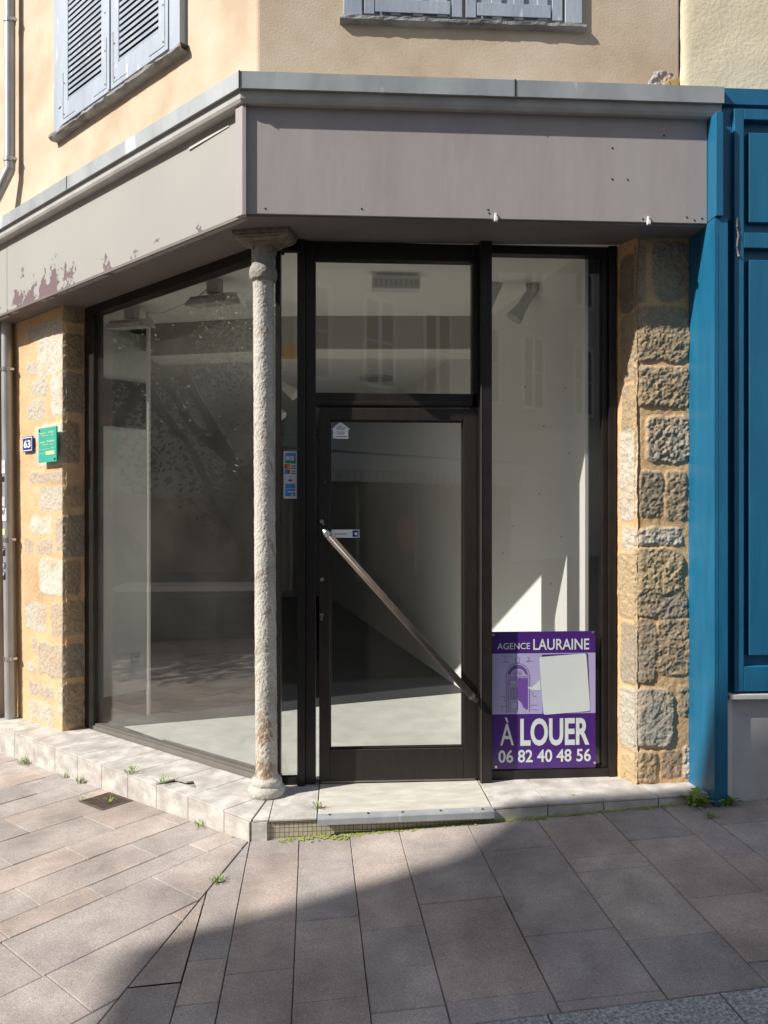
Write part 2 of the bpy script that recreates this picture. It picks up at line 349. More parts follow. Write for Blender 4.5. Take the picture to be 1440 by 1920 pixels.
def clip(poly, nx, ny, c):                       # keep nx*x + ny*y <= c
    out = []
    for i in range(len(poly)):
        a, b = poly[i], poly[(i + 1) % len(poly)]
        da = nx * a[0] + ny * a[1] - c; db = nx * b[0] + ny * b[1] - c
        if da <= 0: out.append(a)
        if (da < 0 < db) or (db < 0 < da):
            t = da / (da - db); out.append((a[0] + (b[0] - a[0]) * t, a[1] + (b[1] - a[1]) * t))
    return out
def area(p): return sum(p[i][0] * p[(i + 1) % len(p)][1] - p[(i + 1) % len(p)][0] * p[i][1] for i in range(len(p))) / 2
def inset(p, d):
    if area(p) < 0: p = p[::-1]
    q = list(p)
    for i in range(len(p)):
        a, b = p[i], p[(i + 1) % len(p)]; ex, ey = b[0] - a[0], b[1] - a[1]; l = math.hypot(ex, ey)
        if l < 1e-5: continue
        nx, ny = ey / l, -ex / l
        q = clip(q, nx, ny, nx * a[0] + ny * a[1] - d)
        if len(q) < 3: return []
    return q
pv = MB(); pcol = []
TONES = [(.37, .315, .285), (.38, .325, .29), (.36, .312, .285), (.385, .32, .283), (.345, .305, .283), (.365, .322, .298), (.39, .322, .283), (.355, .31, .285), (.335, .298, .278)]
def slab(p, tone=None):
    if len(p) < 3 or abs(area(p)) < .002: return
    j = random.uniform(.0010, .0022)
    p0 = inset(p, j); p1 = inset(p, j + .0025)
    if len(p1) < 3: return
    if area(p0) < 0: p0 = p0[::-1]
    tz = random.uniform(-.0018, .0018); tx = random.uniform(-.003, .003); ty = random.uniform(-.003, .003)
    cx = sum(a[0] for a in p1) / len(p1); cy = sum(a[1] for a in p1) / len(p1)
    def z(a, d): return gz(*a) + tz + tx * (a[0] - cx) + ty * (a[1] - cy) - d
    t = tone or random.choice(TONES); k = random.uniform(.90, 1.02)
    n0 = len(pv.v)
    pv.add([(a[0], a[1], z(a, 0)) for a in p1], [tuple(range(len(p1)))])
    m = len(p1)
    # rim: matched by nearest index (inset keeps the order)
    if len(p0) == m:
        s = min(range(m), key=lambda i: (p0[i][0] - p1[0][0]) ** 2 + (p0[i][1] - p1[0][1]) ** 2); p0 = p0[s:] + p0[:s]
        pv.add([(a[0], a[1], z(a, 0)) for a in p1] + [(a[0], a[1], z(a, .003)) for a in p0] + [(a[0], a[1], z(a, .02)) for a in p0],
               [(i, (i + 1) % m, m + (i + 1) % m, m + i) for i in range(m)] + [(m + i, m + (i + 1) % m, 2 * m + (i + 1) % m, 2 * m + i) for i in range(m)])
    pcol.extend([(t[0] * k, t[1] * k, t[2] * k)] * (len(pv.v) - n0))
# dividing joint between the two bonds, leaving the step corner
DG = ((-.463, 3.703), (-.767, 2.48)); dgx, dgy = DG[0][0] - DG[1][0], DG[0][1] - DG[1][1]; dl = math.hypot(dgx, dgy)
DN = (dgy / dl, -dgx / dl); DC = DN[0] * DG[0][0] + DN[1] * DG[0][1]          # right side: DN.p > DC
GN = (-.048 / .919 * 1, 1.0); gl_ = math.hypot(*GN); GN = (GN[0] / gl_, GN[1] / gl_); GC = GN[0] * .444 + GN[1] * 2.325   # granite band below this line
D1 = (-.034, .9994)                                # long joints of the street bond
PX = (.9994, .034)
def wp(u, v): return (PX[0] * u + D1[0] * v, PX[1] * u + D1[1] * v)
us = [-.45, -.307, -.068, .178, .419, .763, 1.108, 1.449, 1.766, 1.93]
cross = {0: [3.41, 3.02, 2.80, 2.55], 1: [3.61, 2.70], 2: [3.50, 3.00, 2.50], 3: [3.79, 3.42, 2.89], 4: [3.64, 3.04], 5: [3.44, 2.74], 6: [3.67, 3.30, 3.17], 7: [3.42, 2.88], 8: [3.73, 3.2], 9: [3.5, 2.9]}
u = us[0]; lo = []
for k in range(18): u -= random.choice([.24, .3, .34]); lo.append(u)
u = us[-1]; hi = []
for k in range(16): u += random.choice([.24, .3, .34]); hi.append(u)
US = lo[::-1] + us + hi; off = len(lo)
for i in range(len(US) - 1):
    k = i - off
    c = sorted(cross.get(k, []))
    lowest = c[0] if c else 3.3; top = c[-1] if c else 3.3
    if not c: c = [3.3]
    while c[0] > -3: c.insert(0, c[0] - random.uniform(.35, .72))
    while c[-1] < 3.95: c.append(c[-1] + random.uniform(.42, .7))
    for a, b in zip(c, c[1:]):
        p = [wp(US[i], a), wp(US[i + 1], a), wp(US[i + 1], b), wp(US[i], b)]
        p = clip(p, -DN[0], -DN[1], -DC)
        if len(p) >= 3: p = clip(p, -GN[0], -GN[1], -GC)
        if len(p) >= 3: p = clip(p, 0, 1, 3.95)
        slab(p)
# left bond: long joints perpendicular to the left facade
ss = [-.888, -.555, -.20, -.045, .21, .455, .80, 1.16]
ocr = {0: [1.54], 1: [.905, 1.55], 2: [1.13, 1.52], 3: [.78, 1.33], 4: [.99, 1.46], 5: [.72, 1.24], 6: [.55, 1.0, 1.4]}
lo = []; u = ss[0]
for k in range(14): u -= random.choice([.26, .3, .36]); lo.append(u)
hi = []; u = ss[-1]
for k in range(34): u += random.choice([.26, .3, .36]); hi.append(u)
SS = lo[::-1] + ss + hi; off = len(lo)
for i in range(len(SS) - 1):
    k = i - off; c = sorted(ocr.get(k, [1.1]))
    while c[0] > .3: c.insert(0, c[0] - random.uniform(.35, .7))
    while c[-1] < 9: c.append(c[-1] + random.uniform(.4, .8))
    for a, b in zip(c, c[1:]):
        p = [LP(s_, o_, 0)[:2] for s_, o_ in ((SS[i], a), (SS[i + 1], a), (SS[i + 1], b), (SS[i], b))]
        if area(p) < 0: p = p[::-1]
        p = clip(p, DN[0], DN[1], DC)
        if len(p) >= 3: p = clip(p, -GN[0], -GN[1], -GC) if p[0][0] > -3 else p
        slab(p)
pvo = pv.build('pavement', M['paving']); tag(pvo, kind='structure')
ca = pvo.data.color_attributes.new('Col', 'FLOAT_COLOR', 'POINT')
ca.data.foreach_set('color', np.concatenate([np.array(pcol), np.ones((len(pcol), 1))], 1).ravel().astype(np.float32))
# granite channel at the near edge
gr = MB(); gv = (GN[1], -GN[0])
def gp(a, b): return (GN[0] * (GC - b) + gv[0] * a, GN[1] * (GC - b) + gv[1] * a)
a = -2.6
while a < 6:
    la = .56
    for b0, b1 in ((0.0, .30), (.305, .62), (.625, .95)):
        sh = .27 if b0 > .2 and b0 < .5 else 0
        q = [gp(a + sh + .003, b0 + .003), gp(a + sh + la - .003, b0 + .003), gp(a + sh + la - .003, b1), gp(a + sh + .003, b1)]
        gr.hexa([(x, y, gz(x, y) - .02) for x, y in q], [(x, y, gz(x, y) + .001) for x, y in q])
    a += la
tag(gr.build('granite_channel', M['granite'], bevel=.002), kind='structure')

# ------------------------------------------------------------------ the shop building
B = empty('shop_building', (0, 4.3, 0), 'corner shop building with apricot plaster above a grey boarded fascia and empty glazed shopfront', 'building')
# upper walls
def wall_sheet(name, fr, u0, u1, z0, z1, o, m, parent, st=.03, amp=.004):
    nu = int(abs(u1 - u0) / st) + 2; nv = int((z1 - z0) / st) + 2
    U, Z = np.meshgrid(np.linspace(u0, u1, nu), np.linspace(z0, z1, nv))
    O = o + amp * (fbm(U * 3 + 50, Z * 3 + 50, 3) - .5) * 2
    ox, oy, ux, uy, nx, ny = fr.a
    return grid_obj(name, np.stack([ox + ux * U + nx * O, oy + uy * U + ny * O, Z], -1), nu, nv, m, parent)
mb = MB(); mb.sweep([(.155, 3.45), (.155, 8.6), (-.15, 8.6), (-.15, 3.45)], 9.0, 1.86)
mb.build('wall', M['plaster'], B, bevel=.012)
mb = MB(); mb.sweep([(.30, 8.6), (.30, 8.75), (-.15, 8.75), (-.15, 8.6)], 9.0, 1.86)
mb.add([LP(9, .3, 8.76), (CX - .3 * .414, G - .3, 8.76), (1.86, G - .3, 8.76), (1.86, 14, 10), (-9, 14, 10)], [(0, 1, 2, 3, 4)])
mb.build('roof', M['roof'], B)
# cornice: zinc capping over a painted moulding
mb = MB(); mb.sweep([(.475, 3.572), (.475, 3.655), (.14, 3.76), (.14, 3.70), (.462, 3.63), (.462, 3.572)], 3.6, 1.945)
cor = mb.build('cornice_cap', M['zinc'], B)
mb = MB(); mb.sweep([(.452, 3.535), (.458, 3.585), (.14, 3.60), (.14, 3.52), (.442, 3.518)], 3.6, 1.942)
mb.build('cornice_moulding', M['mould'], B, bevel=.003)
mb = MB()
for x in (.873, -.489):
    mb = MB(); mb.box(FR, x - .0025, x + .0025, .47, .4785, 3.573, 3.657); mb.build('cap_joint', M['dark'], B)
mb = MB(); mb.box(LF, -1.552, -1.548, .44, .448, 3.573, 3.657); mb.build('cap_joint', M['dark'], B)
# fascia boards
mb = MB(); mb.box(FR, -.470, 1.888, .385, .41, 2.984, 3.53); mb.build('fascia_front', M['paint_f'], B, bevel=.002)
mb = MB(); mb.box(LF, -2.655, .165, .335, .366, 2.972, 3.53); mb.build('fascia_left', M['fascia_l'], B, bevel=.002); mb = MB(); mb.box(LF, -3.6, -2.662, .335, .365, 2.965, 3.53); mb.build('fascia_left', M['fascia_l'], B, bevel=.002)
mb = MB()
mb.sweep([(.430, 2.970), (.430, 3.528), (.395, 3.528), (.395, 2.970)], -.150, -.462)       # folded corner trim
mb.build('corner_trim', M['paint_f'], B, bevel=.0015)
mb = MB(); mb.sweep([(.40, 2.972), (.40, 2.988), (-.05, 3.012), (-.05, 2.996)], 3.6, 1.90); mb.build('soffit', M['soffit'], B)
mb = MB(); mb.sweep([(.35, 3.03), (.35, 3.5), (-.1, 3.5), (-.1, 3.03)], 3.5, 1.86); mb.build('lintel', M['dark'], B)
mb = MB()                                                                     # peeled edging strip of the left fascia
mb.add([LP(-.05, .370, 3.470), LP(-.05, .370, 3.482), LP(.30, .371, 3.472), LP(.30, .374, 3.458), LP(-.05, .366, 3.470), LP(-.05, .366, 3.482), LP(.30, .367, 3.472), LP(.30, .367, 3.458)],
       [(0, 1, 2, 3), (7, 6, 5, 4), (0, 4, 5, 1), (1, 5, 6, 2), (2, 6, 7, 3), (3, 7, 4, 0)])
mb.build('edging_strip', M['mould'], B)
mb = MB()                                                                     # screws and nail holes in the front fascia
for x, z in ((-.37, 3.01), (.11, 3.02), (.75, 3.03), (.755, 3.012), (1.39, 3.36), (1.39, 3.20), (1.47, 3.20), (1.55, 3.00), (1.78, 3.015), (1.82, 3.0), (1.86, 3.01), (1.66, 3.43)):
    mb = MB(); mb.disc(FR, x, .409, z, .0045, .003, 8); mb.build('screw', M['dark'], B)
for x in (.788, 1.577):
    mb = MB(); mb.box(FR, x - .006, x + .006, .408, .42, 2.975, 3.012); mb.box(FR, x - .009, x + .009, .41, .428, 2.968, 2.99)
    tag(mb.build('cable_clip', M['white'], None, bevel=.003), 'small white cable clip under the front fascia, ' + ('above the door' if x < 1 else 'above the right stone pillar'), 'clip')
# frames ---------------------------------------------------------
SF = MB()
b = SF.box
b(FR, CX - .012, -.322, -.03, .035, -.02, 3.03)          # corner post
b(FR, -.232, -.190, -.05, .045, 0, 3.03); b(FR, -.190, -.132, -.05, .02, 0, 3.03)
b(FR, -.322, -.232, -.03, .02, 2.938, 3.03); b(FR, -.322, -.232, -.03, .02, -.01, .04)
b(FR, -.132, .737, -.05, .015, 2.895, 3.03)
b(FR, -.132, .765, -.05, .02, 2.082, 2.158)
b(FR, -.132, .737, .02, .026, 2.088, 2.112)
b(FR, .737, .772, -.05, .02, 0, 3.03); b(FR, .772, .835, -.05, .085, -.02, 3.0)
b(FR, .835, 1.473, -.05, .02, 2.942, 3.03); b(FR, .835, 1.525, -.05, .035, -.01, .062); b(FR, .835, 1.50, -.05, .015, .062, .075)
b(FR, 1.473, 1.505, -.05, .02, .062, 3.03); b(FR, 1.505, 1.545, -.05, .045, -.01, 3.03)
sf = SF.build('front_frame', M['frame'], B, bevel=.003)
mb = MB()
mb.box(FR, .762, .7715, .0205, .024, .02, 2.08); mb.box(FR, .7725, .776, .0853, .0875, 0, 2.2)
mb.build('frame_edge', M['rail'], B)
LFm = MB()
zb = lambda s: .043 - .036 * s
LFm.hexa([LP(2.136, .03, -.12), LP(2.136, -.05, -.12), LP(2.0, -.05, -.12), LP(2.0, .03, -.12)], [LP(2.136, .03, 3), LP(2.136, -.05, 3), LP(2.0, -.05, 3), LP(2.0, .03, 3)])
LFm.hexa([LP(2.0, .03, 2.93), LP(2.0, -.05, 2.93), LP(0, -.05, 2.93), LP(0, .03, 2.93)], [LP(2.0, .03, 3), LP(2.0, -.05, 3), LP(0, -.05, 3), LP(0, .03, 3)])
lfo = LFm.build('left_frame', M['frame'], B, bevel=.003)
mb = MB()
for z0, z1, o in ((-.075, -.012, .032), (-.012, 0.0, .018)):
    mb.hexa([LP(2.0, o, zb(2) + z0), LP(2.0, -.05, zb(2) + z0), LP(.02, -.05, zb(0) + z0), LP(.02, o, zb(0) + z0)], [LP(2.0, o, zb(2) + z1), LP(2.0, -.05, zb(2) + z1), LP(.02, -.05, zb(0) + z1), LP(.02, o, zb(0) + z1)])
mb.hexa([LP(2.0, .037, zb(2) - .04), LP(2.0, .0, zb(2) - .04), LP(.02, .0, zb(0) - .04), LP(.02, .037, zb(0) - .04)], [LP(2.0, .037, zb(2) - .036), LP(2.0, .0, zb(2) - .036), LP(.02, .0, zb(0) - .036), LP(.02, .037, zb(0) - .036)])
mb.build('window_rail', M['rail'], B, bevel=.002)
mb = MB(); mb.hexa([LP(2.0, 0, zb(2)), LP(2.0, -.008, zb(2)), LP(.004, -.008, zb(0)), LP(.004, 0, zb(0))], [LP(2.0, 0, 2.93), LP(2.0, -.008, 2.93), LP(.004, -.008, 2.93), LP(.004, 0, 2.93)])
mb.build('left_pane', M['glass_l'], B)
mb = MB(); mb.box(FR, CX - .004, CX + .004, .001, .012, .0, 2.95); mb.build('corner_silicone', M['white'], B)
for n_, (x0, x1, z0, z1, o) in (('narrow_pane', (-.322, -.232, .04, 2.938, 0)), ('transom_pane', (-.132, .737, 2.158, 2.895, 0)), ('right_pane', (.835, 1.473, .075, 2.942, 0))):
    mb = MB(); mb.box(FR, x0, x1, o - .008, o, z0, z1); mb.build(n_, M['glass'], B)
# the door (> pane, frame profile, lock)
mb = MB()
mb.box(FR, -.113, -.055, -.025, .028, .012, 2.074); mb.box(FR, .687, .765, -.025, .028, .012, 2.074)
mb.box(FR, -.055, .687, -.025, .028, 2.006, 2.074); mb.box(FR, -.055, .687, -.025, .028, .012, .19)
for z0, z1 in ((1.998, 2.006), (.19, .198)): mb.box(FR, -.055, .687, -.018, .014, z0, z1)
for x0, x1 in ((-.055, -.047), (.679, .687)): mb.box(FR, x0, x1, -.018, .014, .198, 1.998)
door = mb.build('door', M['framed'], B, bevel=.003)
mb = MB(); mb.box(FR, -.047, .679, -.006, .002, .198, 1.998); mb.build('door_pane', M['glass'], door)
for q in ((-.098, 1.448, .011), (-.088, 1.433, .005), (-.097, 1.13, .011)): mb = MB(); mb.disc(FR, q[0], .028, q[1], q[2], .005); mb.build('door_bolt', M['steel'], door)
mb = MB(); mb.disc(FR, -.099, .028, .932, .012, .006); mb.box(FR, -.105, -.093, .028, .034, .905, .935); mb.build('lock', M['steel'], door)
mb = MB(); mb.box(FR, -.055, .687, .028, .0288, .19, .1912); mb.box(FR, -.10, .75, .028, .031, .012, .02); mb.build('door_trim', M['rail'], door)
# diagonal push bar
pa, pb = Vector(FR.P(-.089, .105, 1.405)), Vector(FR.P(.728, .105, .487)); dv = (pb - pa).normalized()
mb = MB(); mb.tube(pa + dv * .045, pb - dv * .02, .0195, n=20); bar = mb.build('push_bar', M['barm'], door, smooth=True)
mb = MB(); mb.tube(pa + dv * .045, pa + dv * .015, .0205, .0165, 20); mb.tube(pa + dv * .015, pa, .0165, .006, 20); mb.tube(pa + dv * .02, Vector(FR.P(-.076, .028, 1.385)), .010); mb.build('bar_end', M['steel'], bar)
mb = MB(); mb.tube(pb - dv * .02, pb - dv * .002, .021, .021, 20); mb.tube(pb - dv * .002, pb + dv * .03, .014, .010, 16)
mb.tube(pb + dv * .012, Vector(FR.P(.728, .028, .475)), .011)
mb.build('bar_end', M['barm'], bar, smooth=False)
mb = MB(); yv = Vector((0, 1, 0)); side = dv.cross(yv).normalized()
for k in (-.006, .006):
    c = side * k - yv * .0190; mb.hexa([pa + dv * .05 + c - side * .0012, pa + dv * .05 + c + side * .0012, pb - dv * .03 + c + side * .0012, pb - dv * .03 + c - side * .0012],
        [p + Vector((0, -.0012, 0)) for p in (pa + dv * .05 + c - side * .0012, pa + dv * .05 + c + side * .0012, pb - dv * .03 + c + side * .0012, pb - dv * .03 + c - side * .0012)])
mb.build('bar_groove', M['dark'], bar)

# ------------------------------------------------------------------ stone pillars
def stone_face(name, fr, u0, u1, z0, z1, o, stones, parent, step=.006, seed=1, pale=0, edge_l=0, edge_r=0, rough=1., ztop=None):
    """stones: (u0,u1,z0,z1, colour, height, roughness, ragged)"""
    nu = int(abs(u1 - u0) / step) + 2; nv = int((z1 - z0) / step) + 2
    U, Z = np.meshgrid(np.linspace(u0, u1, nu), np.linspace(z0, z1, nv))
    n1 = fbm(U * 9 + 30, Z * 9 + 30, seed, 3); n2 = fbm(U * 45 + 30, Z * 45 + 30, seed + 5, 3); n3 = fbm(U * 110 + 9, Z * 110 + 9, seed + 9, 2)
    mort = np.array([.55, .34, .165]) + pale * np.array([.05, .075, .085]); mort2 = np.array([.64, .44, .25]) + pale * np.array([.05, .08, .09])
    col = mort[None, None] + (mort2 - mort)[None, None] * n1[..., None]
    dirt = np.clip((fbm(U * 3, Z * 2.2, seed + 31, 4) - .52) * 4, 0, 1); col = col * (1 - .22 * dirt[..., None])
    D = .006 * (n1 - .5) + .0045 * (n2 - .5)
    for st in stones:
        a, b_, c, d, kc, hgt, rg, wob = st
        cu, cz = (a + b_) / 2, (c + d) / 2; hw, hh = abs(b_ - a) / 2, (d - c) / 2
        w_ = wob * ((fbm(U * 12 + cz * 7, Z * 12 + cu * 5, seed + 77, 3) - .5) * 2)
        rr = min(hw, hh) * .45
        qx = np.abs(U - cu) - (hw - rr); qz = np.abs(Z - cz) - (hh - rr)
        sdf = np.sqrt(np.maximum(qx, 0) ** 2 + np.maximum(qz, 0) ** 2) + np.minimum(np.maximum(qx, qz), 0) - rr + w_
        m_ = np.clip(-sdf / .018 + .45, 0, 1); m_ = m_ * m_ * (3 - 2 * m_)
        tex = rg * ((n2 - .5) * .85 + (n3 - .5) * .65 + (n1 - .5) * .5)
        D = D * (1 - m_) + m_ * (hgt * .62 + tex + .006 * (n1 - .5))
        c0 = np.array(kc); sc = (.86 + .28 * n2 + .35 * (n3 - .5))[..., None] * c0[None, None]
        warm = np.clip((fbm(U * 7 + 3, Z * 7 + 8, seed + 3, 3) - .45) * 3, 0, 1)[..., None]
        sc = sc * (1 - .45 * warm) + np.array([.44, .31, .17]) * .45 * warm
        col = col * (1 - m_[..., None]) + sc * m_[..., None]
    if edge_r: D = D - edge_r * np.clip(1 - (np.abs(U - u1) / .04), 0, 1) ** 2 * (.6 + .8 * n1)
    if edge_l: D = D - edge_l * np.clip(1 - (np.abs(U - u0) / .04), 0, 1) ** 2 * (.6 + .8 * n1)
    O = o + D
    ox, oy, ux, uy, nx, ny = fr.a
    return grid_obj(name, np.stack([ox + ux * U + nx * O, oy + uy * U + ny * O, Z], -1), nu, nv, M['stonecol'], parent, col)
GY = (.34, .26, .17); GY2 = (.31, .26, .195); TAN = (.40, .305, .185); DK = (.22, .18, .13); PALE = (.48, .43, .355)
def pxu(px, y=4.045):
    Xc = (px - 720) / FPX; dx = Xc * math.cos(YAW) + math.sin(YAW); dy = -Xc * math.sin(YAW) + math.cos(YAW); return dx * y / dy
def pxz(px, py, y=4.045):
    Xc = (px - 720) / FPX; dy = -Xc * math.sin(YAW) + math.cos(YAW); return CZ + (960 - py) / FPX * y / dy
def ST(x0, y0, x1, y1, c, h=.012, r=.012, w=.012):
    xm = (x0 + x1) / 2; return (pxu(x0), pxu(x1), pxz(xm, y1), pxz(xm, y0), c, h, r, w)
PR = empty('right_stone_pillar_root'); bpy.data.objects.remove(PR)
sR = [ST(1176, 458, 1212, 566, GY, .006, .010), ST(1222, 450, 1296, 562, GY2, .006, .012, .02), ST(1178, 574, 1296, 677, GY, .016, .014), ST(1180, 686, 1296, 763, GY, .014, .015), ST(1212, 778, 1296, 868, (.36, .31, .245), .014, .017),
      ST(1166, 800, 1198, 960, TAN, .008, .010), ST(1200, 882, 1245, 968, (.27, .22, .155), .010, .013), ST(1249, 884, 1290, 976, GY, .010, .012), ST(1160, 990, 1281, 1022, (.46, .41, .34), .012, .013),
      ST(1150, 1028, 1284, 1156, TAN, .018, .014), ST(1205, 1112, 1292, 1158, GY2, .012, .012, .02), ST(1150, 1162, 1232, 1284, GY2, .014, .01), ST(1234, 1162, 1296, 1268, GY, .010, .012), ST(1150, 1292, 1266, 1402, (.38, .345, .29), .018, .010), ST(1272, 1288, 1297, 1347, GY2, .008, .01),
      ST(1150, 1410, 1234, 1468, GY, .016, .012), ST(1240, 1408, 1280, 1460, (.36, .26, .18), .008, .008), ST(1284, 1400, 1297, 1460, PALE, .008, .016)]
pil = stone_face('right_pillar', FR, 1.59, 1.895, -.03, 3.0, .20, sR, B, .0055, 5, edge_l=.016)
# its reveal beside the glazing (runs in from the front face to the frame)
RV = Frame(1.553, G - .155, .2027, .9792, -.9792, .2027)      # a splayed cheek
RV = Frame(1.600, G - .192, -.287, .958, -.958, -.287)
sV = [(-.02, .13, 2.22, 2.58, GY, .008, .01, .012), (-.02, .12, 1.93, 2.2, GY, .008, .01, .012), (-.02, .14, 1.45, 1.95, PALE, .006, .012, .02), (-.02, .12, 1.29, 1.42, PALE, .006, .014, .012), (-.02, .15, .92, 1.28, TAN, .010, .012, .012),
      (-.02, .13, .56, .90, GY2, .010, .010, .012), (-.02, .14, .20, .54, (.40, .365, .3), .010, .010, .012), (-.02, .13, -.03, .17, TAN, .010, .012, .012), (-.02, .14, 2.6, 2.9, DK, .006, .01, .02)]
stone_face('pillar_reveal', RV, -.014, .20, -.03, 3.0, .0, sV, B, .0055, 9)
mb = MB(); mb.box(FR, 1.63, 1.91, -.2, .16, -.03, 3.0); mb.build('pillar_core', M['stonecol'], B)
# left pillar: face parallel to the left facade + cheek
def sxy(px, py, o):
    Xc = (px - 720) / FPX; dx = Xc * math.cos(YAW) + math.sin(YAW); dy = -Xc * math.sin(YAW) + math.cos(YAW)
    c = (CX * -Q + G * -Q) + o; t = c / (dx * -Q + dy * -Q); x, y = dx * t, dy * t
    return (x - CX) * -Q + (y - G) * Q, CZ + (960 - py) / FPX * t
def SL(x0, y0, x1, y1, c=PALE, h=.005, r=.009, w=.022, o=.19):
    h = h * .5
    a, _ = sxy(x0, y0, o); b_, _ = sxy(x1, y0, o); xm = (x0 + x1) / 2
    return (-a, -b_, sxy(xm, y1, o)[1], sxy(xm, y0, o)[1], c, h, r, w)
PL2 = (.56, .51, .43); PKR = (.44, .37, .295)
sLf = [SL(52, 603, 124, 630, PALE), SL(69, 628, 124, 702, PL2), SL(48, 680, 67, 703, PALE), SL(94, 700, 124, 780, PL2), SL(56, 712, 89, 742, PALE), SL(49, 752, 82, 786, PALE), SL(62, 795, 124, 873, PL2, .006, .006),
       SL(55, 885, 124, 905, PKR), SL(74, 912, 120, 960, PALE), SL(57, 967, 94, 1001, PL2), SL(104, 970, 124, 1035, PKR), SL(45, 1012, 61, 1038, PKR), SL(68, 1012, 98, 1040, PKR), SL(73, 1048, 124, 1117, PL2, .012),
       SL(46, 1130, 86, 1182, PALE), SL(95, 1132, 122, 1195, PKR), SL(59, 1195, 69, 1226, PKR), SL(70, 1208, 124, 1269, PKR, .014), SL(50, 1243, 68, 1262, PALE), SL(54, 1284, 100, 1308, PKR), SL(107, 1280, 124, 1345, PALE), SL(54, 1318, 100, 1353, PALE)]
stone_face('left_pillar', LF, -3.02, -2.128, -.19, 3.0, .185, sLf, B, .0065, 21, pale=.35, edge_r=.022)
CH = Frame(*LP(2.13, .19, 0)[:2], Q, Q, Q, -Q)            # cheek: u runs inwards, faces the glazing
def SC(x0, y0, x1, y1, c=GY, h=.008, r=.012, w=.012):
    return ((x0 - 123) / 42 * .19, (x1 - 123) / 42 * .19, 1.5 + (960 - y1) / 1440 * 5.6, 1.5 + (960 - y0) / 1440 * 5.6, c, h, r, w)
sLc = [SC(118, 560, 160, 610), SC(118, 630, 157, 696), SC(118, 700, 160, 776, GY2), SC(118, 792, 150, 871), SC(118, 912, 160, 951, TAN), SC(118, 967, 160, 1046, GY2), SC(118, 1050, 151, 1116), SC(118, 1125, 157, 1191, TAN), SC(118, 1205, 160, 1271, GY2), SC(118, 1280, 160, 1356)]
stone_face('pillar_cheek', CH, 0, .19, -.12, 3.0, 0, sLc, B, .0065, 33, pale=.2, edge_l=.014)
mb = MB(); mb.box(LF, -3.0, -2.16, .0, .16, -.25, 3.0); mb.build('pillar_core', M['stonecol'], B)
# ------------------------------------------------------------------ iron column
NTH, NZ = 110, 560
zz = np.linspace(0, 2.985, NZ); th = np.linspace(0, 2 * np.pi, NTH)
def rprof(z):
    pts = [(0, .090), (.012, .097), (.035, .098), (.05, .090), (.058, .080), (.07, .083), (.085, .079), (.095, .068), (.11, .059), (.13, .0575), (2.70, .053), (2.72, .055), (2.735, .070), (2.765, .074), (2.79, .070), (2.81, .061), (2.90, .060), (2.985, .062)]
    return np.interp(z, [p[0] for p in pts], [p[1] for p in pts])
TH, ZZ = np.meshgrid(th, zz); TU = TH * .065
per = lambda f, s, sd_: fbm(np.cos(TH) * .065 * f + 40, ZZ * f + np.sin(TH) * .065 * f * 1.7 + 40, sd_, s)
rr = rprof(ZZ) + .0045 * (per(95, 3, 4) - .5) + .0042 * (per(200, 2, 8) - .5)
CC = (-.398, 4.115)
co = np.stack([CC[0] + .010 - .020 * ZZ / 3 + rr * np.cos(TH), CC[1] + rr * np.sin(TH), ZZ - .002], -1)
paint = np.array([.50, .475, .42]); rust = np.array([.27, .15, .075]); dull_tone = np.array([.33, .30, .26])
f1 = per(14, 4, 50); f2 = per(60, 3, 60)
low = np.clip(1.25 - ZZ / 1.5, 0, 1)
side_w = .5 + .5 * np.cos(TH - R(250))
k = np.clip((f1 * .45 + f2 * .55 + .17 * np.clip(1.05 - ZZ / .75, 0, 1) * side_w + .03 * side_w - .63) * 7, 0, 1) * (ZZ > .10) * (ZZ < 2.7) * .85
k2 = np.clip((per(9, 3, 70) - .5) * 3, 0, 1) * .45 + .75 * (ZZ > 2.72)  # duller mottling, with the whole column head set darker
colc = paint[None, None] * (1 - k[..., None]) + rust * k[..., None]; colc = colc * (1 - k2[..., None]) + dull_tone * .75 * k2[..., None]
grid_obj('column', co, NTH, NZ, M['colpaint'], B, colc)
# capital: bracket-like abacus block under the soffit
mb = MB()
prof = [(.0, 2.70, .07), (.10, 2.87, .085), (.14, 2.93, .115), (.19, 2.96, .15), (.19, 2.985, .15)]
ang = R(22.5)
def capring(hw, z, dp):
    out = []
    for sx, sy in ((-1, -1), (1, -1), (1, 1), (-1, 1)):
        lx = sx * hw; ly = sy * dp; out.append((CC[0] + lx * math.cos(-.2) - ly * math.sin(-.2), CC[1] + lx * math.sin(-.2) + ly * math.cos(-.2), z))
    return out
rings = [capring(.048, 2.86, .048), capring(.055, 2.90, .055), capring(.085, 2.92, .07), capring(.135, 2.94, .085), capring(.152, 2.955, .09), capring(.152, 2.987, .09)]
for r0, r1 in zip(rings, rings[1:]): mb.hexa(r0, r1)
M['capital'] = mat('capital_paint', (.14, .12, .09), (.26, .23, .175), 30, .8, .004, 60)
mb.build('column_capital', M['capital'], B, bevel=.006)
# ------------------------------------------------------------------ step in front of the shopfront
ST_ = empty('entrance_step', (0, 3.9, 0), 'low grey tiled entrance step running round the shop corner', 'step')
OL, OF = .42, .49
def zt(x, y): return .029 * max(0, x) * min(1, max(.25, (G - y) / .35))
crn = (CX - .04 - OL * .4142 * 0 - .093 + .0, 3.768)      # outer corner of the step
crn = LP(-.15, OL, 0)[:2]; crn = (-.4335, 3.768)
sc0 = LF.inv(*crn)[0] * -1                                  # s of the corner on the left edge
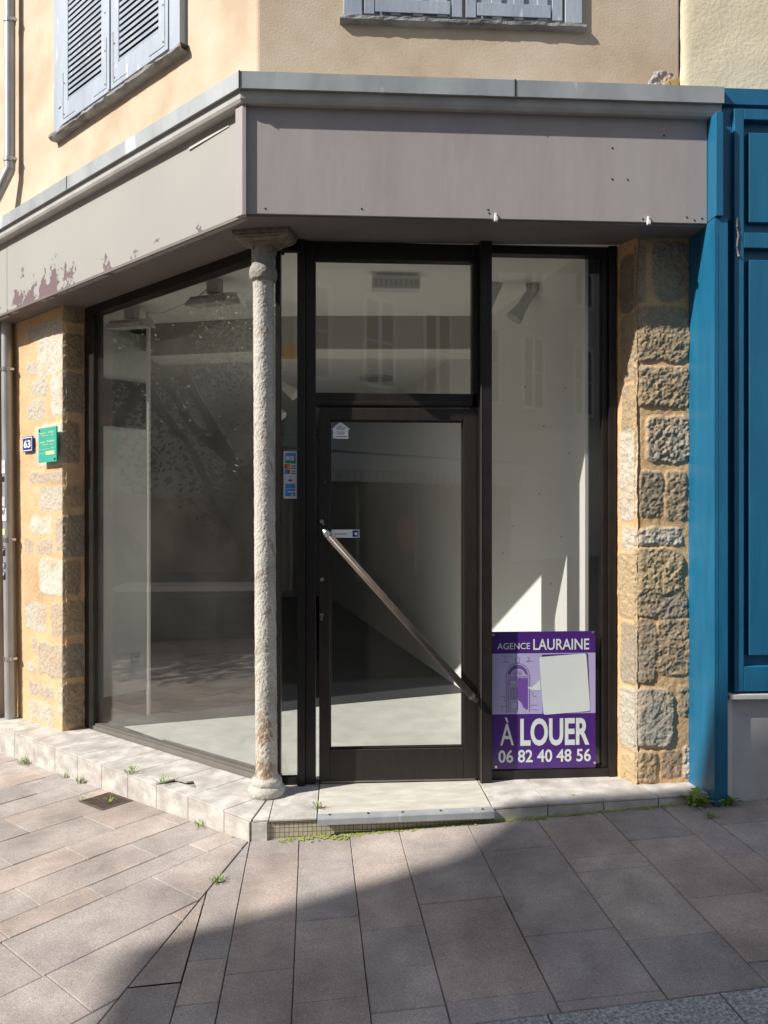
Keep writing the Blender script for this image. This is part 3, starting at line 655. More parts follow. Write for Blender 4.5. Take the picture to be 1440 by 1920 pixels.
# core masonry
mb = MB()
mb.hexa([LP(4.2, .405, -.5), LP(4.2, -.3, -.5), LP(-.2, -.3, -.5), LP(sc0 + .02, .405, -.5)], [LP(4.2, .405, -.036 * 4.2 - .012), LP(4.2, -.3, -.036 * 4.2 - .012), LP(-.2, -.3, -.012), LP(sc0 + .02, .405, -.012)])
mb.hexa([(-.41, 3.79, -.3), (1.9, 3.862, -.3), (1.9, 4.5, -.3), (-.41, 4.5, -.3)], [(-.41, 3.79, -.014), (1.9, 3.862, .035), (1.9, 4.5, -.0), (-.41, 4.5, -.014)])
mb.build('step_core', M['grout'], ST_)
zs = lambda s: min(.0, -.036 * max(s, 0)) + .0
class TL:
    def hexa(s, a, b): m = MB(); m.hexa(a, b); m.build('tile', M['tile'], ST_, bevel=.0015)
    def add(s, v, f): m = MB(); m.add(v, f); m.build('tile', M['tile'], ST_, bevel=.001)
tl = TL(); joints = [sc0 + .0, -.075, .24, .545, .85, 1.155, 1.463, 1.772, 2.085, 2.40, 2.71, 3.02, 3.33, 3.64, 3.95]
gpj = .002
for i, (s0, s1) in enumerate(zip(joints, joints[1:])):
    a, b_ = s0 + gpj, s1 - gpj
    if i == 0: a = s0 + .006
    o1 = OL; o0 = -.06 if s0 < 2.0 else -.2
    broken = (i == 2)
    if broken:       # tile with a broken-off piece: leave a notch with bare mortar
        pts_ = [(a, o0), (a, .30), (a + .08, .31), (a + .10, .29), (a + .19, .25), (a + .21, .285), (b_, .30), (b_, o0)]
        n = len(pts_); tl.add([LP(s, o, zs(s) - .01) for s, o in pts_] + [LP(s, o, zs(s)) for s, o in pts_], [tuple(range(n))[::-1], tuple(range(n, 2 * n))] + [(j, (j + 1) % n, n + (j + 1) % n, n + j) for j in range(n)])
        tl.hexa([LP(a, o1, zs(a) - .012), LP(a, .315, zs(a) - .012), LP(b_ - .05, .315, zs(b_) - .012), LP(b_, o1, zs(b_) - .012)], [LP(a, o1, zs(a) - .001), LP(a, .315, zs(a) - .001), LP(b_ - .05, .315, zs(b_) - .001), LP(b_, o1, zs(b_) - .001)])
    elif i == 0:
        q = [(crn[0] + .001, crn[1] + .004), LP(b_, .116, 0)[:2], LP(b_, o1, 0)[:2]]; tl.add([(x, y, -.01) for x, y in q] + [(x, y, 0) for x, y in q], [(2, 1, 0), (3, 4, 5), (0, 1, 4, 3), (1, 2, 5, 4), (2, 0, 3, 5)])
    elif i == 1:
        q = [LP(a, o1, 0)[:2], LP(a, .112, 0)[:2], LP(.002, 0, 0)[:2], LP(b_, -.06, 0)[:2], LP(b_, o1, 0)[:2]]; n = 5; zq = [0, 0, 0, zs(b_), zs(b_)]
        tl.add([(x, y, z - .01) for (x, y), z in zip(q, zq)] + [(x, y, z) for (x, y), z in zip(q, zq)], [tuple(range(n))[::-1], tuple(range(n, 2 * n))] + [(j, (j + 1) % n, n + (j + 1) % n, n + j) for j in range(n)])
    else:
        tl.hexa([LP(a, o1, zs(a) - .01), LP(a, o0, zs(a) - .01), LP(b_, o0, zs(b_) - .01), LP(b_, o1, zs(b_) - .01)], [LP(a, o1, zs(a)), LP(a, o0, zs(a)), LP(b_, o0, zs(b_)), LP(b_, o1, zs(b_))])
    # riser tile
    tl.hexa([LP(a, o1 - .012, -.45), LP(a, o1 - .002, -.45), LP(b_, o1 - .002, -.45), LP(b_, o1 - .012, -.45)], [LP(a, o1 - .012, zs(a) - .0125), LP(a, o1 - .002, zs(a) - .0125), LP(b_, o1 - .002, zs(b_) - .0125), LP(b_, o1 - .012, zs(b_) - .0125)])
# white grout nosing lines are the core showing through; front tiles
tl.hexa([(-.429, 3.772, -.3), (-.352, 3.766, -.3), (-.352, 3.776, -.3), (-.42, 3.782, -.3)], [(-.429, 3.772, -.012), (-.352, 3.766, -.012), (-.352, 3.776, -.012), (-.42, 3.782, -.012)])
def fo(x): return 3.766 + (x + .43) * .033
def top_tile(x0, x1, y1=4.32):
    q = [(x0 + gpj, fo(x0)), (x1 - gpj, fo(x1)), (x1 - gpj, y1), (x0 + gpj, y1)]
    ym = 4.0
    def zz_(x, y): return zt(x, y)
    q1 = [q[0], q[1], (x1 - gpj, ym), (x0 + gpj, ym)]; q2 = [(x0 + gpj, ym), (x1 - gpj, ym), q[2], q[3]]
    m = MB(); vs_ = [q1[0], q1[1], (x1 - gpj, ym), (x0 + gpj, ym), q[2], q[3]]
    m.add([(x, y, zz_(x, y) - .01) for x, y in vs_] + [(x, y, zz_(x, y)) for x, y in vs_], [(3, 2, 1, 0), (5, 4, 2, 3), (6, 7, 8, 9), (9, 8, 10, 11), (0, 1, 7, 6), (1, 2, 8, 7), (2, 4, 10, 8), (4, 5, 11, 10), (5, 3, 9, 11), (3, 0, 6, 9)])
    m.build('tile', M['tile'], ST_, bevel=.0012)
top_tile(-.345, -.112)
tl.add([(-.423, 3.769, 0), (-.348, 3.769, 0), (-.346, 4.20, 0), (-.423, 3.769, -.01), (-.348, 3.769, -.01), (-.346, 4.20, -.01)], [(0, 1, 2), (5, 4, 3), (0, 3, 4, 1), (1, 4, 5, 2), (2, 5, 3, 0)])
for x0, x1 in ((.768, 1.047), (1.047, 1.338), (1.338, 1.626), (1.626, 1.90)):
    top_tile(x0, x1)
    tl.hexa([(x0 + gpj, fo(x0) + .002, -.3), (x1 - gpj, fo(x1) + .002, -.3), (x1 - gpj, fo(x1) + .012, -.3), (x0 + gpj, fo(x0) + .012, -.3)], [(x0 + gpj, fo(x0) + .002, zt(x0, 3.8) - .013), (x1 - gpj, fo(x1) + .002, zt(x1, 3.8) - .013), (x1 - gpj, fo(x1) + .012, zt(x1, 3.8) - .013), (x0 + gpj, fo(x0) + .012, zt(x0, 3.8) - .013)])
mb = MB(); mb.hexa([(-.351, 3.778, -.3), (.768, 3.81, -.3), (.768, 3.83, -.3), (-.351, 3.80, -.3)], [(-.351, 3.778, -.016), (.768, 3.81, -.012), (.768, 3.83, -.012), (-.351, 3.80, -.016)])
mb.build('mosaic_riser', M['mosaic'], ST_)
mb = MB()
mb.hexa([(-.108, 3.785, -.012), (.764, 3.795, -.012), (.764, 4.32, -.012), (-.108, 4.32, -.012)], [(-.108, 3.785, .004), (.764, 3.795, .016), (.764, 4.32, .006), (-.108, 4.32, .004)])
mb.build('threshold_slab', M['concrete'], ST_, bevel=.003)
mb = MB()
mb.hexa([(-.108, 3.748, -.026), (.766, 3.762, -.016), (.766, 3.772, -.016), (-.108, 3.758, -.026)], [(-.108, 3.748, .003), (.766, 3.762, .017), (.766, 3.772, .017), (-.108, 3.758, .003)])
mb.hexa([(-.108, 3.7585, .0015), (.766, 3.7725, .0135), (.766, 3.82, .0175), (-.108, 3.805, .0055)], [(-.108, 3.7585, .004), (.766, 3.7725, .0175), (.766, 3.82, .0215), (-.108, 3.805, .0085)])
nos = mb.build('nosing', M['zinc'], ST_, bevel=.0012)
mb = MB()
for x in (-.05, .14, .31, .5, .71): mb = MB(); mb.tube((x, 3.79, .006), (x, 3.79, .0135 + (x + .1) * .0137), .005, n=8); mb.build('nosing_screw', M['iron'], nos)

# ------------------------------------------------------------------ interior
rw0, rw1 = Vector((1.40, 4.315)), Vector((-.19, 13.7))
LW0 = Vector(LP(2.6, -.01, 0)[:2]); LW1 = Vector(LP(2.6, -.80, 0)[:2])
def wallseg(mbx, a, b_, z0, z1, t=.08, side_=1):
    a, b_ = Vector(a), Vector(b_); d = (b_ - a).normalized(); n = Vector((d.y, -d.x)) * t * side_
    q = [a, b_, b_ + n, a + n]; mbx.hexa([(p.x, p.y, z0) for p in q], [(p.x, p.y, z1) for p in q])
mb = MB(); wallseg(mb, rw0, rw1, -.02, 3.0); mb.build('partition_wall', M['room'], B)
mb = MB(); wallseg(mb, LW0, LW1, -.02, 3.0, side_=-1); mb.build('side_wall', M['room'], B)
mb = MB(); BX, BY = -6.2, 13.75
wallseg(mb, (-.1, BY), (BX, BY), -.02, 3.0, side_=1); wallseg(mb, (BX, BY), (BX, 9.4), -.02, 3.0, side_=1); wallseg(mb, (BX, 9.4), LP(2.72, -.86, 0)[:2], -.02, 3.0, side_=1)
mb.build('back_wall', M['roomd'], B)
mb = MB(); pt = Vector((-1.42, 5.80)); mb.tube((pt.x, pt.y, -.02), (pt.x, pt.y, 3.0), .016, n=12); mb.build('white_post', M['white'], B)
random.seed(6); pd = (rw1 - rw0).normalized(); pn = Vector((-pd.y, pd.x))
for t_, z_ in ((.25, 2.25), (.55, 2.05), (.9, 1.75), (.3, 1.35), (.62, 1.62), (1.05, 1.40), (.2, 1.85), (.85, 2.35), (1.25, 1.2), (.45, 1.05)):
    c = rw0 + pd * t_ + pn * .001; mb = MB(); mb.tube((c.x, c.y, z_), (c.x + pn.x * .002, c.y + pn.y * .002, z_), .005, n=8); mb.build('plug_hole', M['dark'], B)
# floor: lighter by the windows, darker behind a straight edge
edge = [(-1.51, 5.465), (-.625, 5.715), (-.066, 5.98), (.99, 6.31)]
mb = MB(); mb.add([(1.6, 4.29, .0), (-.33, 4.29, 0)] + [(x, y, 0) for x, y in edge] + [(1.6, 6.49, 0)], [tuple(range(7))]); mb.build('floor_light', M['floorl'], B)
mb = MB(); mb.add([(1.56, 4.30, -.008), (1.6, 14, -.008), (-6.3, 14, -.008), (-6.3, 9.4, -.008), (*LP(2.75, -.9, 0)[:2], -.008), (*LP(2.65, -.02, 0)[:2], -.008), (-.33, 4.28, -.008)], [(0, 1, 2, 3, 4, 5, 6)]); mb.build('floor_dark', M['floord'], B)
# ceiling with a dropped beam
bA = [(1.5, 5.76), (-.3, 5.86), (-1.53, 6.2)]
mb = MB(); mb.add([(1.62, 4.2, 2.99), (-.35, 4.27, 2.99), LP(3.2, -.01, 2.99), (-4.5, 7.0, 2.99), (-2.4, 6.44, 2.99), (-.3, 5.86, 2.99), (1.62, 5.76, 2.99)], [(0, 1, 2, 3, 4, 5, 6)])
mb.build('ceiling', M['ceil'], B)
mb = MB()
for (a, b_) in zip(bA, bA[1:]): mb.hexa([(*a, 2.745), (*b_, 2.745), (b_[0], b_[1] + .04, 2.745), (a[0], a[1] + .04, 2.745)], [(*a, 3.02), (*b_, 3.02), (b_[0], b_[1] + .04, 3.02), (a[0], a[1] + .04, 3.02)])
mb.build('shaded_beam_face', M['ceil_shade'], B)  # thin front skin of the beam, its shade painted in as grey
mb = MB()
for (a, b_) in zip(bA, bA[1:]): mb.hexa([(a[0], a[1] + .04, 2.745), (b_[0], b_[1] + .04, 2.745), (b_[0], b_[1] + .42, 2.745), (a[0], a[1] + .42, 2.745)], [(a[0], a[1] + .04, 3.0), (b_[0], b_[1] + .04, 3.0), (b_[0], b_[1] + .42, 3.0), (a[0], a[1] + .42, 3.0)])
mb.build('ceiling_beam', M['ceil'], B)
mb = MB(); mb.add([(1.6, 6.1, 2.86), (-.3, 6.2, 2.86), (-2.4, 6.8, 2.86), (-7, 8, 2.86), (-7, 14, 2.86), (1.6, 14, 2.86)], [(0, 1, 2, 3, 4, 5)]); mb.build('rear_ceiling', M['ceil'], B)
mb = MB(); mb.tube((.37, 7.75, 2.84), (.37, 7.75, 2.858), .17, n=28); dl_ = mb.build('downlight', M['greyp'], None)
tag(dl_, 'round grey recessed downlight in the ceiling behind the pane above the door', 'ceiling light')
# outer shell keeps daylight out of the room
mb = MB(); wallseg(mb, (1.75, 4.4), (1.75, 14.2), -.3, 8.6, .1); wallseg(mb, (1.75, 14.2), (-8, 14.2), -.3, 8.6, .1); wallseg(mb, (-8, 14.2), LP(9, .1, 0)[:2], -.3, 8.6, .1); wallseg(mb, LP(9, .14, 0)[:2], LP(3.02, .14, 0)[:2], -.6, 3.6, .3)
mb.add([(2, 4.2, 3.25), (2, 14.4, 3.25), (-8, 14.4, 3.25), LP(9, .1, 3.25), LP(3, .1, 3.25), (-.4, 4.2, 3.25)], [(0, 1, 2, 3, 4, 5)])
mb.build('outer_wall', M['plaster'], B)
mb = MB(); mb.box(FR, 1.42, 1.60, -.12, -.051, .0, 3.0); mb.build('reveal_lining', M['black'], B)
# socket, panel
SW = Frame(*LP(2.6, 0, 0)[:2], Q, Q, Q, -Q)               # side wall: u inwards
mb = MB(); mb.box(SW, .62, .70, 0, .012, .235, .32); so2 = mb.build('wall_socket', M['white'], B, bevel=.003)
mb = MB(); mb.disc(SW, .66, .012, .278, .022, .003); mb.build('socket_well', M['greyp'], so2)
mb = MB(); mb.box(SW, .19, .79, .0, .03, 2.20, 2.585); wm = mb.build('wall_screen', M['black'], None, bevel=.004)
tag(wm, 'black rectangular panel mounted on the white side wall behind the big left window', 'panel')
# ------------------------------------------------------------------ interior lamps
def spot_lamp(loc, aim, label, sc=1):
    e = empty('spotlight', loc, label, 'spotlight', 'track spotlights inside the shop')
    d = Vector(aim).normalized(); p = Vector(loc)
    m1 = MB(); m1.tube(p, p + Vector((0, 0, .13)) * sc, .006, n=8); m1.tube(p + Vector((0, 0, .11)) * sc, p + Vector((0, 0, .14)) * sc, .03, n=14); m1.build('mount', M['greyp'], e)
    m1 = MB(); m1.tube(p - d * .09 * sc, p + d * .05 * sc, .030 * sc, .032 * sc, 18); m1.ball(p - d * .09 * sc, .030 * sc, 8, 14); m1.tube(p + d * .05 * sc, p + d * .14 * sc, .032 * sc, .050 * sc, 20, cap=False); m1.tube(p + d * .139 * sc, p + d * .14 * sc, .046 * sc, n=20); m1.build('lamp_head', M['greyp'], e, smooth=False)
    return e
spot_lamp((.985, 4.95, 2.90), (-.42, -.05, -.9), 'left one of two small grey spotlights under the ceiling behind the right shop window', 1.12)
spot_lamp((1.22, 4.95, 2.89), (-.55, -.05, -.83), 'right one of two small grey spotlights under the ceiling behind the right shop window', 1.12)
for i, (x, y, z, a) in enumerate(((-.42, 5.6, 2.42, (.75, -.3, -.55)), (-.50, 5.6, 2.28, (.6, -.3, -.7)), (-.53, 5.6, 2.17, (.5, -.3, -.65)))):
    spot_lamp((x, y, z), a, ('topmost', 'middle', 'lowest')[i] + ' of three grey spotlights on a rail seen through the narrow pane beside the column', .95)
mb = MB(); mb.tube((-.47, 5.62, 2.0), (-.47, 5.62, 2.99), .012, n=10); tag(mb.build('lamp_rail', M['greyp']), 'thin vertical rail carrying three spotlights behind the narrow pane', 'rail')
mb = MB(); mb.box(WO, -.52, -.20, 5.5, 5.56, 2.60, 2.70); tag(mb.build('wood_block', M['wood']), 'pale wooden board on the ceiling edge behind the narrow pane', 'board')
def flood(loc, rz, label):
    e = empty('floodlight', loc, label, 'floodlight', 'floodlights under the shop ceiling')
    fr = Frame(loc[0], loc[1], math.cos(rz), math.sin(rz), math.sin(rz), -math.cos(rz)); z = loc[2]
    m1 = MB(); m1.box(fr, -.045, .045, -.03, .03, z + .03, z + .13); m1.build('bracket', M['greyp'], e, bevel=.004)
    m1 = MB(); P_ = fr.P
    m1.hexa([P_(-.16, -.06, z - .035), P_(.16, -.06, z - .035), P_(.16, .11, z - .06), P_(-.16, .11, z - .06)], [P_(-.14, -.06, z + .02), P_(.14, -.06, z + .02), P_(.14, .10, z - .02), P_(-.14, .10, z - .02)])
    h = m1.build('housing', M['greyp'], e, bevel=.006)
    m1 = MB()
    for k in range(14): u_ = -.13 + k * .02; m1.hexa([P_(u_, -.05, z + .019), P_(u_ + .006, -.05, z + .019), P_(u_ + .006, .09, z - .021), P_(u_, .09, z - .021)], [P_(u_, -.05, z + .04), P_(u_ + .006, -.05, z + .04), P_(u_ + .006, .09, z + .0), P_(u_, .09, z + .0)])
    m1.build('cooling_fins', M['greyp'], h)
    return e
flood((-1.50, 5.65, 2.87), R(-20), 'grey floodlight hanging from the ceiling behind the left half of the big window')
flood((-.80, 4.98, 2.87), R(-25), 'grey floodlight hanging from the ceiling just left of the column')
mb = MB()
c0, c1 = Vector((-1.38, 5.62, 2.94)), Vector((-.86, 5.02, 2.94))
pts = [c0.lerp(c1, t) - Vector((0, 0, .05 * math.sin(math.pi * t) + .008 * math.sin(9 * t))) for t in [i / 14 for i in range(15)]]
mb.path(pts, .004, 6); tag(mb.build('lamp_cable', M['greyp']), 'thin cable strung between the two floodlights behind the big window', 'cable')
mb = MB(); mb.box(WO, .20, .50, 4.75, 4.84, 2.885, 2.965); ems = mb.build('emergency_light', M['white'], None, bevel=.006)
tag(ems, 'white emergency light box under the ceiling above the door', 'emergency light')
mb = MB()
for k in range(9): mb.box(WO, .215 + k * .031, .215 + k * .031 + .022, 4.7485, 4.7505, 2.90, 2.945)
mb.build('diffuser', M['greyp'], ems)

# ------------------------------------------------------------------ text
def text(s, fr, u, z, o, h, m, parent, name='lettering', width=None, bold=0, align='LEFT', sx=1, flip=False, depth=.0004):
    c = bpy.data.curves.new('t', 'FONT'); c.body = s; c.size = 1; c.offset = bold; c.extrude = 0; c.resolution_u = 4
    t = bpy.data.objects.new('t', c); COL.objects.link(t); bpy.context.view_layer.update()
    dg = bpy.context.evaluated_depsgraph_get(); me = bpy.data.meshes.new_from_object(t.evaluated_get(dg))
    vs = np.array([v.co[:] for v in me.vertices]); fs = [tuple(p.vertices) for p in me.polygons]
    bpy.data.objects.remove(t); bpy.data.curves.remove(c)
    x0, x1 = vs[:, 0].min(), vs[:, 0].max(); y0, y1 = 0, .729
    k = h / (y1 - y0); kx = (width / (x1 - x0)) if width else k * sx
    q = MB(); q.add([fr.P(u + (v[0] - x0) * kx - (0 if align == 'LEFT' else (x1 - x0) * kx / (2 if align == 'CENTER' else 1)), o, z + v[1] * k) for v in vs], fs)
    bpy.data.meshes.remove(me)
    me = bpy.data.meshes.new(name); me.from_pydata(q.v, [], q.f); me.materials.append(m)
    ob = bpy.data.objects.new(name, me); COL.objects.link(ob)
    if parent: adopt(ob, parent)
    sl = ob.modifiers.new('s', 'SOLIDIFY'); sl.thickness = depth; sl.offset = 0
    return ob
# ------------------------------------------------------------------ the letting sign (fixed to the right window)
sg = empty('letting_sign', FR.P(.85, .02, .06), 'purple estate agent board reading À LOUER with phone number, on the right window', 'sign')
SX0, SX1, SZ0, SZ1 = .846, 1.433, .066, .832; SO = .026
W_, H_ = SX1 - SX0, SZ1 - SZ0
su = lambda fx: SX0 + (fx - 225) / (1200 - 225) * W_            # zoomed picture columns 225..1200
sz = lambda fy: SZ1 - (fy - 180) / (1495 - 180) * H_
mb = MB(); mb.box(FR, SX0, SX1, .017, SO, SZ0, SZ1); mb.build('board', M['purple'], sg, bevel=.001)
mb = MB(); mb.box(FR, SX0 + .001, SX1 - .001, SO, SO + .0006, sz(968), sz(388)); mb.build('lilac_band', M['lilac'], sg)
mb = MB()
def rpoly(pts, r=14, n=5):
    out = []
    for i, p in enumerate(pts):
        a, b_ = pts[i - 1], pts[(i + 1) % len(pts)]; p = Vector(p); a = (Vector(a) - p).normalized() * r; b_ = (Vector(b_) - p).normalized() * r
        for k in range(n + 1):
            t = k / n; out.append(p + a * (1 - t) ** 2 + b_ * t ** 2)
    return [(su(q.x), sz(q.y)) for q in out]
mb.poly(FR, rpoly([(690, 402), (1128, 392), (1150, 955), (700, 972)], 18), SO + .0006, SO + .0010); mb.build('bubble_shadow', M['purple'], sg)
mb = MB(); mb.poly(FR, rpoly([(668, 425), (1112, 392), (1150, 948), (708, 980)], 26), SO + .001, SO + .0016)
mb.poly(FR, [(su(x), sz(y)) for x, y in ((676, 640), (640, 680), (600, 712), (556, 712), (590, 735), (625, 742), (684, 742))], SO + .0008, SO + .0014); mb.build('speech_bubble', M['signw'], sg)
text('AGENCE', FR, su(275), sz(346), SO + .0008, (346 - 284) / 1315 * H_, M['signw'], sg, width=su(582) - su(275))
text('LAURAINE', FR, su(612), sz(354), SO + .0008, (354 - 246) / 1315 * H_, M['signw'], sg, width=su(1140) - su(612), bold=.012)
text('À', FR, su(302), sz(1264), SO + .0008, (1264 - 1045) / 1315 * H_, M['signw'], sg, width=su(430) - su(302), bold=.006)
text('LOUER', FR, su(490), sz(1262), SO + .0008, (1262 - 1008) / 1315 * H_, M['signw'], sg, width=su(1142) - su(490), bold=.03)
text('06 82 40 48 56', FR, su(285), sz(1428), SO + .0008, (1428 - 1308) / 1315 * H_, M['signw'], sg, width=su(1155) - su(285), bold=.018)
for fx, fy in ((238, 208), (1174, 194), (1190, 1448), (262, 1468)):
    mb = MB(); mb.disc(FR, su(fx), SO, sz(fy), .0075, .004); mb.build('sign_bolt', M['steel'], sg)
# line drawing of an arched door
mb = MB(); o1 = SO + .0007
def ln(pts, w_=2.2, m_=mb):
    for (x0, y0), (x1, y1) in zip(pts, pts[1:]):
        d = Vector((x1 - x0, y1 - y0)); l = d.length
        if l < 1e-6: continue
        n = Vector((-d.y, d.x)) / l * w_; m_.poly(FR, [(su(x0 + n.x), sz(y0 + n.y)), (su(x1 + n.x), sz(y1 + n.y)), (su(x1 - n.x), sz(y1 - n.y)), (su(x0 - n.x), sz(y0 - n.y))], o1, o1 + .0004)
def arc(cx, cy, rx, ry, a0, a1, n=16): return [(cx + rx * math.cos(R(a0 + (a1 - a0) * k / n)), cy - ry * math.sin(R(a0 + (a1 - a0) * k / n))) for k in range(n + 1)]
ln(arc(467, 600, 108, 116, 0, 180)); ln(arc(467, 600, 92, 100, 0, 180)); ln([(359, 600), (359, 955)]); ln([(375, 600), (375, 950)]); ln([(575, 600), (575, 950)])
ln(arc(467, 600, 72, 72, 5, 175), 1.6); ln([(390, 606), (565, 606)]); ln([(388, 622), (565, 622)], 3)
for k in range(1, 8):
    a_ = R(180 * k / 8); ln([(467 + 16 * math.cos(a_), 600 - 16 * math.sin(a_)), (467 + 56 * math.cos(a_), 600 - 56 * math.sin(a_))], 1.8)
for x0, y0, x1, y1 in ((394, 645, 456, 685), (400, 708, 460, 828), (408, 720, 452, 818), (400, 850, 460, 920), (385, 635, 466, 940)): ln([(x0, y0), (x1, y0), (x1, y1), (x0, y1), (x0, y0)], 1.8)
for k in range(6): ln(arc(430, 730 + k * 16, 12, 7, 0, 360, 8), 1.6)
for pts in ([(300, 470), (375, 470), (400, 500)], [(540, 465), (610, 465)], [(440, 430), (485, 430), (480, 475), (445, 475), (440, 430)], [(340, 428), (368, 428), (368, 465), (345, 465), (340, 428)], [(555, 428), (575, 428), (570, 460), (555, 460)],
            [(300, 795), (345, 795), (345, 850)], [(300, 890), (370, 890)], [(320, 890), (320, 950)], [(585, 885), (655, 885)], [(600, 930), (665, 930)], [(590, 760), (610, 760), (610, 800), (640, 800)], [(310, 410), (420, 415)]): ln(pts, 1.5)
for k in range(12): ln([(345 + 4 * (k % 2), 600 + k * 30), (357, 600 + k * 30)], 1.4); ln([(578, 600 + k * 30), (592 - 4 * (k % 2), 600 + k * 30)], 1.4)
mb.build('door_drawing', M['ink'], sg)
mb = MB()
mb.poly(FR, [(su(x), sz(y)) for x, y in [(468, 628), (562, 628), (562, 925), (540, 925), (515, 900), (500, 860), (468, 830)]], SO + .0006, SO + .0009)
ar = [(su(x), sz(y)) for x, y in arc(467, 600, 90, 98, 8, 172)] + [(su(x), sz(y)) for x, y in arc(467, 600, 70, 68, 172, 8)]
nn = len(ar) // 2
for i in range(nn - 1): mb.poly(FR, [ar[i], ar[i + 1], ar[-2 - i], ar[-1 - i]], SO + .0006, SO + .0009)
mb.build('door_shading', M['purple2'], sg)
# ------------------------------------------------------------------ stickers on glass
pay = empty('payment_sticker', FR.P(-.30, .001, 1.6), 'tall card payment sticker in blue, green and white on the narrow pane beside the column', 'sticker')
PX0, PX1, PZ0, PZ1 = -.309, -.236, 1.574, 1.835
pz = lambda fy: PZ1 - (fy - 195) / (872 - 195) * (PZ1 - PZ0); pu = lambda fx: PX0 + (fx - 160) / (402 - 160) * (PX1 - PX0)
mb = MB(); mb.box(FR, PX0, PX1, .0005, .0012, PZ0, PZ1); mb.build('backing', M['palepap'], pay)
mb = MB(); mb.box(FR, pu(190), pu(382), .0012, .0015, pz(290), pz(220)); mb.build('blue_field', M['cb_blue'], pay); mb = MB(); mb.box(FR, pu(190), pu(372), .0012, .0015, pz(838), pz(660)); mb.build('blue_field', M['cb_blue'], pay)
mb = MB(); mb.box(FR, pu(190), pu(382), .0012, .0015, pz(370), pz(291)); mb.build('green_field', M['cb_green'], pay)
mb = MB(); mb.poly(FR, [(pu(240 + 42 * math.cos(a)), pz(293 - 32 * math.sin(a))) for a in np.linspace(0, 6.1, 18)], .0015, .0018); mb.build('white_mark', M['enamelw'], pay); mb = MB(); mb.box(FR, pu(288), pu(350), .0015, .0018, pz(292), pz(262)); mb.build('white_mark', M['enamelw'], pay); mb = MB(); mb.box(FR, pu(288), pu(350), .0015, .0018, pz(326), pz(297)); mb.build('white_mark', M['enamelw'], pay); mb = MB()
mb.box(FR, pu(200), pu(362), .0015, .0018, pz(735), pz(728)); mb.build('white_mark', M['enamelw'], pay); mb = MB(); mb.box(FR, pu(230), pu(366), .0015, .0018, pz(785), pz(765)); mb.build('white_mark', M['enamelw'], pay); mb = MB(); mb.box(FR, pu(302), pu(334), .0015, .0018, pz(835), pz(803)); mb.build('white_mark', M['enamelw'], pay)
for y_, ca_, cb_ in ((412, 'redc', 'orange'), (486, 'cb_blue', 'redc')):
    mb = MB(); mb.box(FR, pu(178), pu(278), .0012, .0014, pz(y_ + 32), pz(y_ - 32)); mb.build('card_plate', M['textd'], pay)
    for dx, mm, oo in ((-20, ca_, .0014), (20, cb_, .0017)):
        mb = MB(); mb.poly(FR, [(pu(228 + dx + 26 * math.cos(a)), pz(y_ - 26 * math.sin(a))) for a in np.linspace(0, 5.9, 16)], oo, oo + .0003); mb.build('card_disc', M[mm], pay)
    text('VISA', FR, pu(296), pz(y_ + 8), .0016, (pz(y_ - 20) - pz(y_ + 8)), M['textd'], pay, width=pu(380) - pu(296), bold=.02)
    mb = MB(); mb.box(FR, pu(290), pu(386), .0012, .0015, pz(y_ + 33), pz(y_ + 22)); mb.build('card_bar', M['textd'], pay)
text('V', FR, pu(272), pz(590), .0016, pz(552) - pz(590), M['textd'], pay, width=pu(300) - pu(272), bold=-.01)
mb = MB(); mb.box(FR, pu(248), pu(318), .0012, .0015, pz(624), pz(598)); mb.build('violet_bar', M['purple2'], pay)
hs = MB(); hx = lambda px: pxu(px, 4.26); hz = lambda py: pxz(638, py, 4.26)
hs.poly(FR, [(hx(x), hz(y)) for x, y in ((624, 822), (624, 805), (620, 806), (638, 790.5), (657, 805), (653, 806), (653, 823))], .0025, .0034)
hso = empty('house_sticker', FR.P(hx(638), .003, hz(820)), 'small white house-shaped sticker in the top left corner of the door glass', 'sticker'); hs.build('backing', M['palepap'], hso)
mb = MB()
for x0, x1, y in ((634, 641, 799), (630, 648, 802.5), (632, 637, 805), (639, 646, 805), (634, 646, 810), (633, 645, 813.5), (630, 651, 818.5)): mb.box(FR, hx(x0), hx(x1), .0035, .0037, hz(y + .8), hz(y - .5))
mb.disc(FR, hx(632), .0035, hz(810), .0035, .0003, 8); mb.build('print', M['textd'], hso)
ps = empty('push_sticker', FR.P(.0, .003, 1.38), 'white and blue sticker reading poussez on the door glass', 'sticker')
mb = MB(); mb.box(FR, hx(619), hx(674), .0025, .0032, pxz(640, 1008, 4.26), pxz(640, 993, 4.26)); mb.build('backing', M['palepap'], ps)
mb = MB(); mb.box(FR, hx(661), hx(672.5), .0032, .0035, pxz(640, 1006.5, 4.26), pxz(640, 994.5, 4.26)); mb.build('blue_square', M['navy'], ps)
mb = MB(); hx2 = hx(667); z0 = pxz(640, 1000.5, 4.26); mb.poly(FR, [(hx2 - .010, z0), (hx2 - .001, z0 + .007), (hx2 - .001, z0 + .003), (hx2 + .009, z0 + .010), (hx2 + .009, z0 - .009), (hx2 - .001, z0 - .009)], .0035, .0038); mb.build('arrow', M['enamelw'], ps)
text('poussez', FR, hx(628), pxz(640, 1002.6, 4.26), .0035, .0135, M['textd'], ps, width=hx(651) - hx(628))

